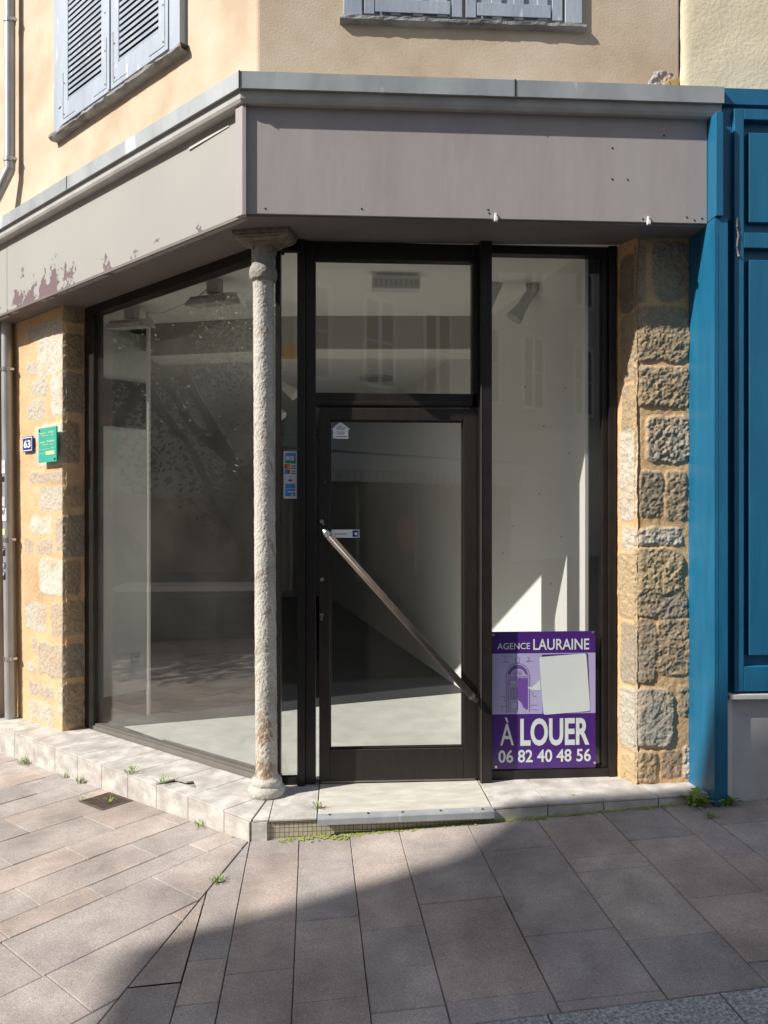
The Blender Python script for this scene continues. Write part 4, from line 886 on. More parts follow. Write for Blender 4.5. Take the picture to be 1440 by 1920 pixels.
# ------------------------------------------------------------------ number plate and plaque on the left pillar
def lsu(px, py, o): s_, z_ = sxy(px, py, o); return -s_, z_
nu0, nz1 = lsu(42, 820, .205); nu1, _ = lsu(61, 818, .205); nz0 = lsu(42, 848, .205)[1]
hn = empty('house_number', LF.P(nu0, .205, nz0), 'blue enamel house number plate reading 63 with a white border', 'number plate')
mb = MB(); mb.box(LF, nu0, nu1, .197, .207, nz0, nz1); mb.build('plate', M['navy'], hn, bevel=.002)
mb = MB(); bw = .006; i_ = .006
for q in ((nu0 + i_, nu1 - i_, nz1 - i_ - bw, nz1 - i_), (nu0 + i_, nu1 - i_, nz0 + i_, nz0 + i_ + bw), (nu0 + i_, nu0 + i_ + bw, nz0 + i_ + bw, nz1 - i_ - bw), (nu1 - i_ - bw, nu1 - i_, nz0 + i_ + bw, nz1 - i_ - bw)): mb.box(LF, q[0], q[1], .207, .2078, q[2], q[3])
mb.build('border', M['enamelw'], hn)
text('63', LF, nu0 + .03, nz0 + .032, .2078, .056, M['enamelw'], hn, width=nu1 - nu0 - .06, bold=.03)
gu0, gz1 = lsu(72.5, 804, .235); gu1, _ = lsu(106, 801, .235); gz0 = lsu(72, 868, .235)[1]
pq = empty('wall_plaque', LF.P(gu0, .23, gz0), 'green professional plaque with gold lines of lettering screwed to the left stone pillar', 'plaque')
mb = MB(); mb.box(LF, gu0, gu1, .226, .236, gz0, gz1); mb.build('plate', M['green'], pq, bevel=.001)
mb = MB(); random.seed(5); gw = gu1 - gu0; gh = gz1 - gz0
for fy, f0, f1, hh in ((.16, .10, .42, .045), (.145, .55, .86, .055), (.225, .17, .60, .028), (.225, .70, .84, .03), (.42, .08, .38, .045), (.40, .47, .92, .055), (.49, .18, .58, .028), (.49, .66, .80, .03), (.62, .04, .65, .018), (.60, .72, .90, .03), (.74, .04, .38, .018)):
    u_ = gu0 + f0 * gw
    while u_ < gu0 + f1 * gw - .006:
        wd = random.uniform(.5, .95) * hh * gh * .6; zc = gz1 - fy * gh; k = random.random(); t_ = hh * gh * .18
        mb.box(LF, u_, u_ + t_, .236, .2366, zc - hh * gh / 2, zc + hh * gh / 2)
        if k < .7: mb.box(LF, u_ + t_, u_ + wd, .236, .2366, zc + hh * gh / 2 - t_, zc + hh * gh / 2)
        if k > .3: mb.box(LF, u_ + t_, u_ + wd, .236, .2366, zc - t_ / 2, zc + t_ / 2)
        if .2 < k < .8: mb.box(LF, u_ + t_, u_ + wd, .236, .2366, zc - hh * gh / 2, zc - hh * gh / 2 + t_)
        u_ += wd + t_ * .9
mb.build('lettering', M['gold'], pq)
mb = MB(); mb.box(LF, gu0 + .43 * gw, gu0 + .90 * gw, .2366, .238, gz1 - .79 * gh, gz1 - .69 * gh); mb.build('tape_strip', M['goldt'], pq)
for fu, fz in ((.06, .07), (.92, .93)): mb = MB(); mb.disc(LF, gu0 + fu * gw, .236, gz1 - fz * gh, .008, .004); mb.build('plaque_screw', M['black'], pq)

# ------------------------------------------------------------------ shuttered window, left facade
WA = .155
lw = MB()
def lb(mbx, s0, s1, o0, o1, z0, z1): mbx.box(LF, -s1, -s0, o0 + .022, o1 + .022, z0, z1)
ZB, ZT = 4.225, 5.75
lb(lw, 2.09, 2.21, .15, .20, ZB, ZT); lb(lw, .615, .725, .15, .20, ZB, ZT); lb(lw, .615, 2.21, .15, .20, ZT, ZT + .1)
lw_w = empty('window', LF.P(0, .16, ZB)); bpy.data.objects.remove(lw_w)
win = lw.build('shuttered_window', M['shutter'], B, bevel=.004)
def shutter(s0, s1):
    m1 = MB(); o0, o1 = .16, .205; sh_ = .022
    lb(m1, s0, s0 + .10, o0, o1, ZB + .02, ZT); lb(m1, s1 - .10, s1, o0, o1, ZB + .02, ZT); lb(m1, s0 + .10, s1 - .10, o0, o1, ZB + .02, ZB + .16); lb(m1, s0 + .10, s1 - .10, o0, o1, ZT - .1, ZT)
    n = 32; zz0, zz1 = ZB + .165, ZT - .10
    for k in range(n):
        z = zz0 + (zz1 - zz0) * k / n; d = (zz1 - zz0) / n
        m1.hexa([LP(s1 - .10, .222, z), LP(s0 + .10, .222, z), LP(s0 + .10, .188, z + d * .92), LP(s1 - .10, .188, z + d * .92)],
                [LP(s1 - .10, .224, z + .019), LP(s0 + .10, .224, z + .019), LP(s0 + .10, .188, z + d * .92 + .012), LP(s1 - .10, .188, z + d * .92 + .012)])
    sh = m1.build('shutter', M['shutter'], win)
    for q in ((s0 + .03, s0 + .035, ZB + .06, ZB + .38), (s0 + .035, s0 + .20, ZB + .05, ZB + .055), (s1 - .035, s1 - .03, ZB + .06, ZB + .38), (s1 - .20, s1 - .035, ZB + .05, ZB + .055)):
        m1 = MB(); lb(m1, q[0], q[1], o1, o1 + .002, q[2], q[3]); m1.build('strap', M['rotwood'], sh)
    for q in ((s0 + .05, ZB + .08), (s0 + .05, ZB + .3), (s1 - .05, ZB + .08), (s1 - .05, ZB + .3), (s0 + .05, ZB + .55)):
        m1 = MB(); m1.disc(LF, -q[0], o1 + .022, q[1], .006, .003, 8); m1.build('screw', M['iron'], sh)
shutter(1.415, 2.085); shutter(.73, 1.395)
m1 = MB(); lb(m1, 1.395, 1.415, .16, .215, ZB + .02, ZT); m1.build('centre_bead', M['shutter'], win)
m1 = MB(); lb(m1, .725, 2.09, .156, .161, ZB, ZT); m1.build('dark_gap', M['dark'], win)
for s_, z_ in ((.715, 4.74), (2.10, 4.38)):
    m1 = MB(); m1.tube(LP(s_, .215, z_), LP(s_, .215, z_ + .07), .012, n=10); lb(m1, s_ - .03, s_ + .03, .2, .206, z_, z_ + .05); m1.build('hinge', M['shutter'], win)
ns = 120; U_ = np.linspace(-2.25, -.585, ns)
prof = [(.17, ZB - .036), (.226, ZB - .036), (.240, ZB - .022), (.236, ZB - .006), (.17, ZB + .004)]
co = np.zeros((len(prof), ns, 3))
for i, (o_, z_) in enumerate(prof):
    wv = (fbm(U_ * 16 + 9, U_ * 0 + i * 3.3, 5, 4) - .5) * .02 * (1 if 0 < i < 4 else .0)
    for j in range(ns): co[i, j] = LF.P(U_[j], o_ + wv[j], z_ + wv[j] * .6)
grid_obj('sill', co, ns, len(prof), M['rotwood'], win, smooth=False)
# ------------------------------------------------------------------ shuttered window, front facade (only its foot shows)
m1 = MB(); ZF = 4.14; b2 = lambda mm, x0, x1, o0, o1, z0, z1: mm.box(FR, x0, x1, o0, o1, z0, z1)
for x0, x1 in ((.02, .12), (1.215, 1.31)): b2(m1, x0, x1, .15, .178, ZF, 5.7)
b2(m1, .02, 1.31, .15, .178, 5.7, 5.8)
fw = m1.build('shuttered_window', M['shutter'], B, bevel=.004)
for x0, x1 in ((.13, .66), (.675, 1.205)):
    m1 = MB(); b2(m1, x0, x1, .150, .166, ZF + .01, 5.7)
    for a_ in (x0 + .0, x0 + .14, x0 + .26, x0 + .39, x1 - .06): b2(m1, a_, a_ + .055, .166, .178, ZF + .01, 5.7)
    b2(m1, x0 + .06, x1 - .07, .1781, .182, ZF + .02, ZF + .09)
    m1.build('shutter', M['shutter'], fw, bevel=.003)
ns = 110; U_ = np.linspace(-.0, 1.33, ns); prof = [(.15, ZF - .038), (.176, ZF - .036), (.186, ZF - .022), (.186, ZF - .004), (.15, ZF + .004)]
co = np.zeros((len(prof), ns, 3))
for i, (o_, z_) in enumerate(prof):
    wv = (fbm(U_ * 22 + 9, U_ * 0 + i * 5.3, 15, 4) - .5) * .014 * (1 if 0 < i < 4 else .0)
    for j in range(ns): co[i, j] = FR.P(U_[j], o_ + wv[j], z_ + wv[j] * .6)
grid_obj('sill', co, ns, len(prof), M['rotwood'], fw, smooth=False)
m1 = MB(); b2(m1, .0, .006, .15, .18, ZF - .034, ZF); m1.build('sill_end', M['rotwood'], fw)

# ------------------------------------------------------------------ broken plaster patch with wedge
nu_, nv_ = 50, 34; U, Z = np.meshgrid(np.linspace(1.68, 1.855, nu_), np.linspace(3.70, 3.92, nv_))
e_ = 1 - np.clip(((np.abs(U - 1.765) / .088) ** 3 + (np.abs(Z - 3.80) / .115) ** 3) + (fbm(U * 40, Z * 40, 3) - .5) * .7, 0, 1)
O = .148 + .012 * np.clip(e_ * 4, 0, 1) + .024 * (fbm(U * 45 + 4, Z * 45, 8) - .5) * (e_ > 0)
cc = np.array([.36, .32, .29])[None, None] * (.55 + .9 * fbm(U * 60, Z * 60, 12))[..., None]
grid_obj('exposed_stone', np.stack([U, G - O, Z], -1), nu_, nv_, M['stonecol'], B, cc)
m1 = MB(); m1.hexa([FR.P(1.74, .15, 3.755), FR.P(1.79, .15, 3.80), FR.P(1.79, .20, 3.80), FR.P(1.74, .20, 3.755)], [FR.P(1.735, .15, 3.80), FR.P(1.78, .15, 3.842), FR.P(1.78, .20, 3.842), FR.P(1.735, .20, 3.80)])
m1.hexa([FR.P(1.79, .15, 3.80), FR.P(1.84, .15, 3.815), FR.P(1.84, .195, 3.815), FR.P(1.79, .195, 3.80)], [FR.P(1.78, .15, 3.845), FR.P(1.84, .15, 3.855), FR.P(1.84, .195, 3.855), FR.P(1.78, .195, 3.845)])
tag(m1.build('wooden_wedge', M['wood'], None, bevel=.003), 'yellowish wooden wedge in the plaster hole above the cornice', 'wedge')
# ------------------------------------------------------------------ neighbour: blue shopfront
NB = empty('neighbouring_building', (3, 4.3, 0), 'neighbouring building with a blue panelled wooden shopfront under rough cream plaster', 'building')
ns, nz_ = 90, 90
U, Z = np.meshgrid(np.linspace(0, 1, ns), np.linspace(3.40, 8.6, nz_ * 3))
left = 1.868 + .025 * (fbm(Z[:, :1] * 4 + 3, Z[:, :1] * 0, 6) - .5) - .0 * Z[:, :1]
U2 = left + (6.5 - left) * U ** 1.5
O = .168 - .02 * (np.exp(-((U2 - left) / .015))) + .006 * (fbm(U2 * 6, Z * 6, 2) - .5)
grid_obj('plaster_wall', np.stack([U2, G - O, Z], -1), ns, nz_ * 3, M['plaster_n'], NB)
m1 = MB(); m1.box(FR, 1.88, 6.5, -.2, .12, -.3, 8.6); m1.build('wall', M['plaster_n'], NB)
m1 = MB()
m1.box(FR, 1.888, 1.957, .15, .487, -.1, 2.985)                   # pilaster
m1.box(FR, 1.902, 1.906, .4875, .4885, .1, 2.9)
pl = m1.build('pilaster', M['blue'], NB, bevel=.004)
m1 = MB(); m1.box(FR, 1.890, 1.928, .10, .500, 2.99, 3.515); m1.build('upper_post', M['blue'], NB, bevel=.003)
m1 = MB()
m1.box(FR, 1.955, 6.0, .12, .42, .575, 3.60)                      # backboard
m1.box(FR, 1.938, 6.0, .12, .44, 3.585, 3.67)                      # head moulding
m1.box(FR, 1.938, 6.0, .12, .415, 3.555, 3.585)
m1.box(FR, 1.928, 2.006, .12, .435, 2.99, 3.555)
for x0 in (2.006, 3.55): m1.box(FR, x0, x0 + .05, .42, .46, .585, 3.555)
for z0, z1 in ((.585, .712), (2.846, 2.925), (3.50, 3.555)): m1.box(FR, 2.056, 3.55, .42, .46, z0, z1)
m1.build('panelling', M['blue'], NB, bevel=.003)
for x0, x1, z0, z1 in ((2.088, 3.50, .765, 2.79), (2.088, 3.50, 2.98, 3.44)):
    m1 = MB(); m1.box(FR, x0, x1, .42, .449, z0, z1); m1.build('raised_panel', M['blue'], NB, bevel=.004)
m1 = MB(); m1.box(FR, 1.975, 6, .12, .475, .548, .572); m1.box(FR, 1.968, 2.004, .12, .44, -.2, .548); m1.build('ledge', M['stonew'], NB, bevel=.002)
m1 = MB(); m1.box(FR, 2.004, 6, .1, .432, -.2, .548); m1.build('plinth', M['marble'], NB)
m1 = MB()
random.seed(3)
pth = [(2.018, 3.0), (2.014, 2.95), (2.024, 2.90), (2.014, 2.85), (2.026, 2.80)]
for (x0, z0), (x1, z1) in zip(pth, pth[1:]): m1.hexa([FR.P(x0 - .006, .455, z0), FR.P(x0 + .006, .455, z0), FR.P(x1 + .005, .455, z1), FR.P(x1 - .005, .455, z1)], [FR.P(x0 - .005, .466, z0), FR.P(x0 + .006, .463, z0), FR.P(x1 + .003, .469, z1), FR.P(x1 - .006, .464, z1)])
m1.build('splintered_wood', M['rotwood'], NB)
# ------------------------------------------------------------------ downpipe and far-left neighbour
dp = empty('downpipe', LP(3.03, .2, -.2), 'grey zinc downpipe covered in stickers at the far left of the facade', 'downpipe')
m1 = MB(); m1.path([LP(2.89, .25, 8.4), LP(2.89, .25, 4.16), LP(2.99, .30, 3.98), LP(3.07, .36, 3.80), LP(3.04, .30, 3.3), LP(2.96, .25, 3.1), LP(2.875, .25, -.2)], .040, 20); m1.build('pipe', M['pipe'], dp, smooth=False)
for z_, s_ in ((4.22, 2.89), (5.3, 2.89), (2.6, 2.947), (1.27, 2.912), (.35, 2.889)):
    m1 = MB(); m1.tube(LP(s_, .25, z_), LP(s_, .25, z_ + .03), .045, n=20); m1.tube(LP(s_ - .055, .22, z_ + .015), LP(s_ - .055, .25, z_ + .015), .012, n=8); m1.build('pipe_bracket', M['steel'], dp)
def pipe_sticker(z0, z1, a0, a1, m1_, label, deco=None):
    q = MB(); n = 8; fr = LF
    # the pipe leans a little: centre s by height
    def pt_(a, z, r): s_ = 2.875 + .085 * (z + .2) / 3.3; return LF.P(-s_ + r * math.sin(a), .25 + r * math.cos(a), z)
    for i in range(n):
        aa, ab = R(a0 + (a1 - a0) * i / n), R(a0 + (a1 - a0) * (i + 1) / n)
        q.hexa([pt_(aa, z0, .0405), pt_(ab, z0, .0405), pt_(ab, z1, .0405), pt_(aa, z1, .0405)], [pt_(aa, z0, .0416), pt_(ab, z0, .0416), pt_(ab, z1, .0416), pt_(aa, z1, .0416)])
    e = empty('sticker', pt_(R(a0), z0, .041), label, 'sticker', 'stickers on the downpipe'); q.build('paper', M[m1_], e)
    if deco:
        q = MB(); random.seed(int(z0 * 1000))
        for k in range(deco[1]):
            a = R(random.uniform(a0 + 8, a1 - 20)); z = random.uniform(z0 + (z1 - z0) * .15, z1 - (z1 - z0) * .35); hh = random.uniform(.3, .6) * (z1 - z0); sl_ = random.uniform(-.25, .35)
            hh = min(hh, z1 - z - .003)
            q.hexa([pt_(a, z, .0417), pt_(a + .10, z, .0417), pt_(a + .10 + sl_, z + hh, .0417), pt_(a + sl_, z + hh, .0417)], [pt_(a, z, .0422), pt_(a + .10, z, .0422), pt_(a + .10 + sl_, z + hh, .0422), pt_(a + sl_, z + hh, .0422)])
        q.build('scrawl', M[deco[0]], e)
pipe_sticker(1.80, 1.90, -60, 40, 'palepap', 'torn white sticker high on the downpipe, level with the green plaque', ('red', 3))
pipe_sticker(1.735, 1.775, -40, 30, 'black', 'small black sticker just below the torn white one on the downpipe')
pipe_sticker(1.545, 1.62, -60, 35, 'greyp', 'faded grey patterned sticker on the downpipe', ('textd', 7))
pipe_sticker(1.43, 1.53, -60, 50, 'enamelw', 'white sticker with a black graffiti tag on the downpipe', ('black', 8))
pipe_sticker(1.32, 1.37, -60, 35, 'gold', 'yellow and white sticker just above a pipe bracket', ('enamelw', 5))
pipe_sticker(1.16, 1.235, -60, 30, 'black', 'black sticker with white scribbled letters below the pipe bracket', ('enamelw', 7))
pipe_sticker(1.06, 1.11, -60, 35, 'textd', 'dark narrow lettered sticker on the downpipe', ('palepap', 8))
pipe_sticker(.975, 1.035, -60, 30, 'black', 'lowest black and white sticker on the downpipe', ('enamelw', 6))
m1 = MB(); m1.box(LF, -9, -3.16, .12, .15, -.7, 2.9); m1.box(LF, -3.10, -3.02, .05, .13, -.3, 3.0)
fnb = m1.build('grey_shopfront', M['greyp'], None); tag(fnb, 'strip of grey shopfront panel beyond the downpipe at the left edge', 'shopfront')
# ------------------------------------------------------------------ street bits
dr = empty('drain_grate', LP(.93, .56, -.18), 'small rusty iron drain grate set in the paving in front of the step', 'drain')
def gpt(s_, o_, dz=0): x, y, _ = LP(s_, o_, 0); return (x, y, gz(x, y) + dz)
def hex_g(mbx, s0, s1, o0, o1, z0, z1): mbx.hexa([gpt(s1, o1, z0), gpt(s0, o1, z0), gpt(s0, o0, z0), gpt(s1, o0, z0)], [gpt(s1, o1, z1), gpt(s0, o1, z1), gpt(s0, o0, z1), gpt(s1, o0, z1)])
S0, S1, O0, O1 = .79, 1.03, .44, .60
m1 = MB(); hex_g(m1, S0 - .015, S1 + .015, O0 - .015, O0, -.01, .004); hex_g(m1, S0 - .015, S1 + .015, O1, O1 + .015, -.01, .004); hex_g(m1, S0 - .015, S0, O0, O1, -.01, .004); hex_g(m1, S1, S1 + .015, O0, O1, -.01, .004); m1.build('rim', M['iron'], dr)
m1 = MB(); hex_g(m1, S0, S1, O0, O1, .0005, .0012); m1.build('pit', M['dark'], dr)
for k in range(10): m1 = MB(); a_ = S0 + .008 + k * .0235; hex_g(m1, a_, a_ + .012, O0, O1, .0012, .0035); m1.build('bar', M['iron'], dr)
def weed(x, y, z, n, h, label, broad=False, spread=.05):
    q = MB(); 
    for k in range(n):
        a = random.uniform(0, 6.28); r_ = random.uniform(0, spread * .5); bx, by = x + r_ * math.cos(a), y + r_ * math.sin(a) * .5
        a2 = random.uniform(0, 6.28); hh = h * random.uniform(.5, 1.1); ln_ = spread * random.uniform(.3, 1.0); w_ = (.010 if broad else .0022) * random.uniform(.7, 1.3)
        px_, py_ = -math.sin(a2) * w_, math.cos(a2) * w_; dx, dy = math.cos(a2) * ln_, math.sin(a2) * ln_
        p = [(bx - px_ * .4, by - py_ * .4, z), (bx + px_ * .4, by + py_ * .4, z), (bx + dx * .55 + px_, by + dy * .55 + py_, z + hh * .75), (bx + dx * .55 - px_, by + dy * .55 - py_, z + hh * .75), (bx + dx, by + dy, z + hh * (.75 if broad else 1))]
        q.add(p, [(0, 1, 2, 3), (3, 2, 4)])
        if broad:
            for sgn in (-1, 1): q.add([(bx + dx * .4, by + dy * .4, z + hh * .5), (bx + dx * .6, by + dy * .6, z + hh * .75), (bx + dx * .5 + sgn * px_ * 2.6, by + dy * .5 + sgn * py_ * 2.6, z + hh * .72)], [(0, 1, 2)])
    o = q.build('weed', M['weed']); return tag(o, label, 'weed', 'weeds growing in the joints')
random.seed(12)
def WG(s_, o_, *a, **k): x, y, z = gpt(s_, o_); return weed(x, y, z, *a, **k)
WG(2.16, .45, 40, .045, 'leftmost grass tuft at the foot of the step riser', spread=.10)
WG(1.60, .44, 16, .03, 'tiny grass tuft at the foot of the step, second from the left', spread=.05)
WG(1.38, .44, 26, .045, 'grass tuft at the foot of the step, left of the drain grate', spread=.07)
WG(1.06, .60, 12, .03, 'small grass tuft at the left end of the drain grate', spread=.05)
WG(.87, .52, 16, .03, 'tiny grass tuft sprouting inside the drain grate', spread=.05)
WG(.10, .44, 22, .04, 'grass tuft at the foot of the step near the corner', spread=.07)
x, y, _ = LP(.845, .405, 0); weed(x, y, zs(.845), 30, .038, 'grass tuft growing on top of the step between two tiles', spread=.07)
x, y, _ = LP(.53, .385, 0); weed(x, y, zs(.53), 22, .035, 'grass tuft in the broken corner of a step tile', spread=.07)
weed(-.11, 3.90, .0, 30, .035, 'small bright weed beside the door threshold slab', spread=.06)
weed(-.53, 3.37, gz(-.53, 3.37), 26, .03, 'green weed in the long diagonal paving joint', spread=.06)
weed(1.80, 3.80, gz(1.8, 3.8), 26, .085, 'leafy weed at the right end of the step', broad=True, spread=.09)
weed(1.95, 3.78, gz(1.95, 3.78), 22, .06, 'leafy weed at the foot of the blue pilaster', broad=True, spread=.08)
weed(1.80, 3.64, gz(1.8, 3.64), 26, .03, 'moss-like weed tuft in the paving joint near the blue pilaster', spread=.06)
m1 = MB()                                                       # strip of moss at the foot of the front riser
for k in range(900):
    x = random.triangular(-.34, 1.9, .0) if k % 2 else random.uniform(-.3, 2.6); wdt = .05 if x < .1 else .028
    y = fo(x) + .004 - abs(random.gauss(0, wdt * .5)); r_ = random.uniform(.003, .009); z = gz(x, y)
    m1.add([(x - r_, y - r_, z), (x + r_, y - r_, z), (x + r_, y + r_, z), (x - r_, y + r_, z), (x, y, z + r_ * .6)], [(0, 1, 4), (1, 2, 4), (2, 3, 4), (3, 0, 4)])
tag(m1.build('moss', M['moss'], smooth=True), 'band of yellow-green moss along the foot of the front step', 'moss', kind='stuff')
for k, (px_, y_, z_, lb_) in enumerate(((.92, 4.12, .012, 'small yellow fallen leaf on the step under the letting sign'), (1.20, 3.93, .03, 'tiny pale scrap of litter on the step right of the letting sign'))):
    q = MB(); q.add([(px_, y_, z_ + .001), (px_ + .018, y_ + .006, z_ + .004), (px_ + .024, y_ - .006, z_ + .001), (px_ + .008, y_ - .012, z_ + .005)], [(0, 1, 2, 3)]); tag(q.build('litter', M['leafy']), lb_, 'litter')

# ------------------------------------------------------------------ across the street (behind the camera: shade and reflections)
def house(name, label, pts, h, mw, wins=()):
    e = empty(name, (pts[0][0], pts[0][1], -.3), label, 'building')
    q = MB(); n = len(pts); q.add([(x, y, -1.2) for x, y in pts] + [(x, y, h) for x, y in pts], [tuple(range(n))[::-1], tuple(range(n, 2 * n))] + [(i, (i + 1) % n, n + (i + 1) % n, n + i) for i in range(n)]); q.build('wall', mw, e)
    return e
def window(fr, parent, u, z, w_=.95, h=1.7):
    q = MB(); t_ = .09
    for a in ((u - w_ / 2, u - w_ / 2 + t_, z, z + h), (u + w_ / 2 - t_, u + w_ / 2, z, z + h), (u - w_ / 2 + t_, u + w_ / 2 - t_, z + h - t_, z + h), (u - w_ / 2 + t_, u + w_ / 2 - t_, z, z + t_), (u - .05, u + .05, z + t_, z + h - t_), (u - w_ / 2 + t_, u - .05, z + h * .5, z + h * .5 + .04), (u + .05, u + w_ / 2 - t_, z + h * .5, z + h * .5 + .04)): q.box(fr, a[0], a[1], .0, .05, a[2], a[3])
    wn = q.build('window', M['oppw'], parent)
    q = MB(); q.box(fr, u - w_ / 2 + t_, u + w_ / 2 - t_, .002, .01, z + t_, z + h - t_); q.build('pane', M['dark'], wn)
# unseen house to the left rear, its eaves shaped to throw the foreground shade
hA = house('shade_house', 'unseen rendered house with flat eaves shaped to throw the foreground shade', [(-10.6, -9), (-5.2, -9), (-5.2, -1.6), (-10.6, -1.6)], 9.86, M['opp'])
q = MB(); ev = [(-11.66, -9.6), (-4.8, -9.6), (-4.8, -.02), (-8.39, -.02), (-9.89, -.13), (-10.28, -.56), (-11.66, -1.13)]; n = len(ev)
q.add([(x, y, 9.86) for x, y in ev] + [(x, y, 10.0) for x, y in ev], [tuple(range(n))[::-1], tuple(range(n, 2 * n))] + [(i, (i + 1) % n, n + (i + 1) % n, n + i) for i in range(n)]); q.build('eaves', M['opp'], hA)  # outline drawn back along the sun from the shade edge on the paving
q = MB(); q.hexa([(-10.6, -9, 10.0), (-5.2, -9, 10.0), (-5.2, -2.4, 10.0), (-10.6, -2.4, 10.0)], [(-8.8, -6.6, 10.9), (-6.4, -6.6, 10.9), (-6.4, -5.6, 10.9), (-8.8, -5.6, 10.9)]); q.build('roof', M['roof'], hA)
FA = Frame(-10.6, -1.6, 1, 0, 0, 1)
for z in (1.2, 4.2, 7.0):
    for u in (1.0, 3.2): window(FA, hA, u, z)
# facing shop with awning, oblique to the street
ca_, sa_ = math.cos(R(-38)), math.sin(R(-38))
OP = Frame(1.3, -9.5, ca_, sa_, -sa_, ca_)
p0 = OP.P(-7.2, 0, 0); p1 = OP.P(14, 0, 0); p2 = OP.P(14, -8, 0); p3 = OP.P(-7.2, -8, 0)
hC = house('facing_shop', 'rendered house with a shop and striped awning across the street', [p0[:2], p1[:2], p2[:2], p3[:2]], 11.5, M['opp'])
for z in (4.35, 7.6):
    for u in (-6.2, -4.3, -2.4, -.5, 1.4, 3.3, 5.2, 7.6, 10.0): window(OP, hC, u, z, 1.0, 2.1)
q = MB(); q.box(OP, -3.2, 4.4, 0, .12, 2.85, 3.55); q.build('fascia', M['roomd'], hC)
text('la mercerie   bonneterie', OP, -2.8, 3.05, .125, .34, M['awning'], hC, width=6.6)
q = MB(); q.hexa([OP.P(-3.2, 1.2, 2.35), OP.P(4.4, 1.2, 2.35), OP.P(4.4, 0.02, 2.80), OP.P(-3.2, 0.02, 2.80)], [OP.P(-3.2, 1.2, 2.38), OP.P(4.4, 1.2, 2.38), OP.P(4.4, 0.02, 2.84), OP.P(-3.2, 0.02, 2.84)])
for k in range(38): q.box(OP, -3.2 + k * .2, -3.2 + k * .2 + .17, 1.18, 1.2, 2.12 + .015 * (k % 2), 2.36)
q.build('awning', M['awning'], hC)
q = MB(); q.box(OP, -3.0, 4.2, .0, .03, -.2, 2.3); q.build('shop_window', M['dark'], hC)
for u in (-3.0, -1.2, .6, 2.4, 4.2): q = MB(); q.box(OP, u - .04, u + .04, .03, .08, -.3, 2.3); q.build('shop_mullion', M['opp'], hC)
q = MB(); q.box(OP, .05, .75, .035, .05, .55, 1.35); q.build('poster', M['red'], hC)
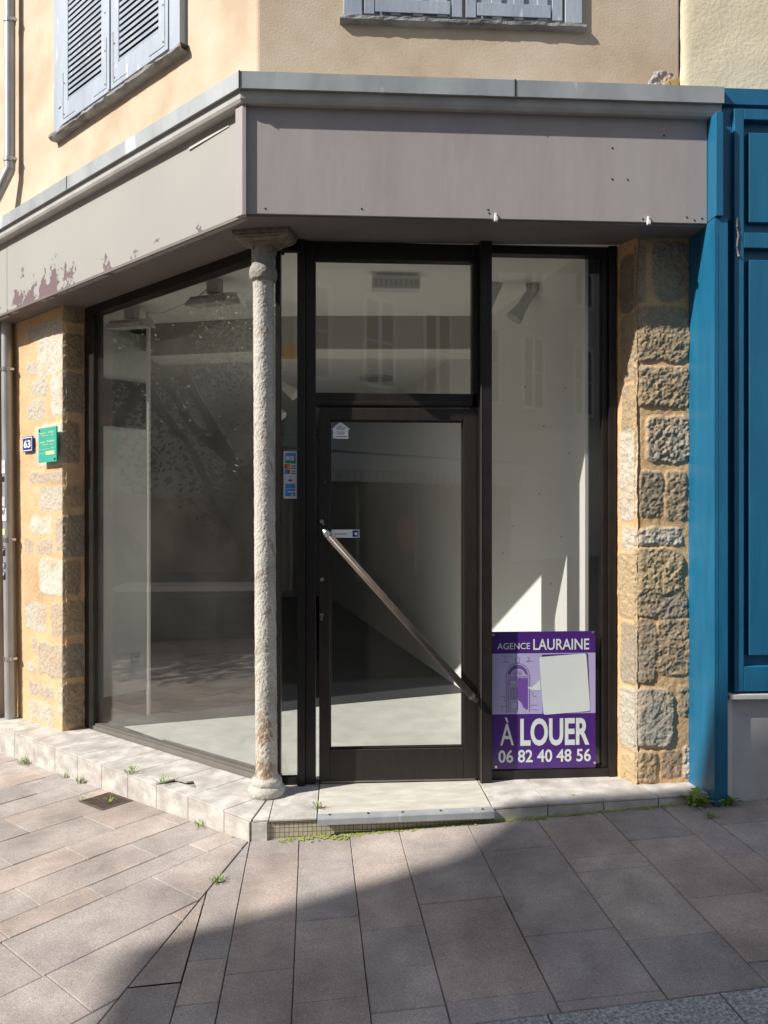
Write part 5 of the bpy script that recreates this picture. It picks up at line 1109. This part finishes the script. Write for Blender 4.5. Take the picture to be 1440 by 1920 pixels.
# garden wall and trees down the side street (mirrored in the left window)
gw_ = empty('garden_wall', (-10.6, 3, -.6), 'rendered garden wall with a dark base at the end of the square', 'wall')
q = MB(); q.box(WO, -10.9, -10.6, 2.6, 16, -.9, 1.75); q.build('wall', M['gwall'], gw_)
q = MB(); q.box(WO, -10.6, -10.52, 2.6, 16, -.9, .38); q.build('wall_base', M['gwalld'], gw_)
q = MB(); q.box(WO, -10.95, -10.5, 2.6, 16, 1.75, 1.84); q.build('coping', M['gwall'], gw_)
bn = empty('stone_bench', (-9.2, 5.5, -.6), 'stone bench with a pale top slab in front of the garden wall', 'bench')
q = MB(); q.box(WO, -9.6, -8.8, 4.6, 7.6, .20, .28); q.build('seat', M['stonew'], bn); q = MB(); q.box(WO, -9.5, -8.9, 4.7, 7.5, -.6, .20); q.build('base', M['gwalld'], bn)
def tree(x, y, h, label, seed, lean=(0, 0), nl=9500, crown=(1.9, 2.3, 2.2), cz=4.2):
    random.seed(seed); z0 = gz(x, y) - .1
    e = empty('tree', (x, y, z0), label, 'tree', 'trees by the garden wall')
    q = MB(); tips = []
    def branch(p, d, l, r_, dep):
        n = 4; pp = p
        for i in range(n):
            d = (d + Vector((random.uniform(-.22, .22), random.uniform(-.22, .22), random.uniform(-.05, .15)))).normalized()
            nx_ = pp + d * l / n; q.tube(pp, nx_, r_ * (1 - .12 * i), r_ * (1 - .12 * (i + 1)), 7, cap=False); pp = nx_
            if dep >= 1: tips.append(pp.copy())
        if dep < 3:
            for k in range(random.choice([2, 3])):
                branch(pp, (d + Vector((random.uniform(-.9, .9), random.uniform(-.9, .9), random.uniform(0, .6)))).normalized(), l * .62, r_ * .55, dep + 1)
    branch(Vector((x, y, z0)), Vector((lean[0], lean[1], 1)).normalized(), h * .42, .21, 0)
    branch(Vector((x, y, z0 + h * .2)), Vector((-lean[0] + .3, .5, 1)).normalized(), h * .30, .10, 0)
    q.build('trunk', M['bark'], e, smooth=True)
    q = MB()
    for k in range(nl):
        t_ = random.choice(tips); s_ = .38
        c = t_ + Vector((random.gauss(0, s_), random.gauss(0, s_), random.gauss(0, s_ * .8)))
        a = Vector((random.uniform(-1, 1), random.uniform(-1, 1), random.uniform(-1, 1))).normalized() * .036; b_ = a.orthogonal().normalized() * .02
        q.add([c - a, c + b_, c + a, c - b_], [(0, 1, 2, 3)])
    q.build('crown', M['leaf'], e)
tree(-9.9, 5.6, 7.6, 'leaning evergreen tree in front of the garden wall, nearest the street', 3, (.12, -.1))
tree(-9.7, 7.4, 7.8, 'slender evergreen tree in the middle of the row by the garden wall', 8, (.05, .2))
tree(-10.0, 9.4, 7.8, 'farthest evergreen tree along the garden wall', 14, (.1, .1))
q = MB(); random.seed(4)
for k in range(4200):
    c = Vector((-10.3 + random.gauss(0, .35), 5.1 + random.gauss(0, .55), 1.75 + random.gauss(0, .33))); a = Vector((random.uniform(-1, 1), random.uniform(-1, 1), random.uniform(-1, 1))).normalized() * .05; b_ = a.orthogonal().normalized() * .028
    q.add([c - a, c + b_, c + a, c - b_], [(0, 1, 2, 3)])
tag(q.build('shrub', M['leaf']), 'dense evergreen shrub hanging over the garden wall', 'shrub')
# greenery beyond the wall, and a house added as backdrop for the window reflection
hD = house('backdrop_house', 'plain house added beyond the garden trees as backdrop for the window reflection', [(-30, -6), (-19, -6), (-19, 22), (-30, 22)], 10.5, M['opp'])
q = MB(); random.seed(9)
lumps = [(random.uniform(-17.5, -12.2), random.uniform(1.8, 18), random.uniform(.8, 8.4), random.uniform(.6, 1.5)) for _ in range(46)]
for k in range(20000):
    l = random.choice(lumps); v = Vector((random.gauss(0, 1), random.gauss(0, 1), random.gauss(0, 1))).normalized() * l[3] * random.uniform(.6, 1.05)
    c = Vector(l[:3]) + v; a = Vector((random.uniform(-1, 1), random.uniform(-1, 1), random.uniform(-1, 1))).normalized() * .075; b_ = a.orthogonal().normalized() * .045
    q.add([c - a, c + b_, c + a, c - b_], [(0, 1, 2, 3)])
tag(q.build('greenery', M['leaf']), 'mass of evergreen foliage beyond the garden wall', 'greenery', kind='stuff')
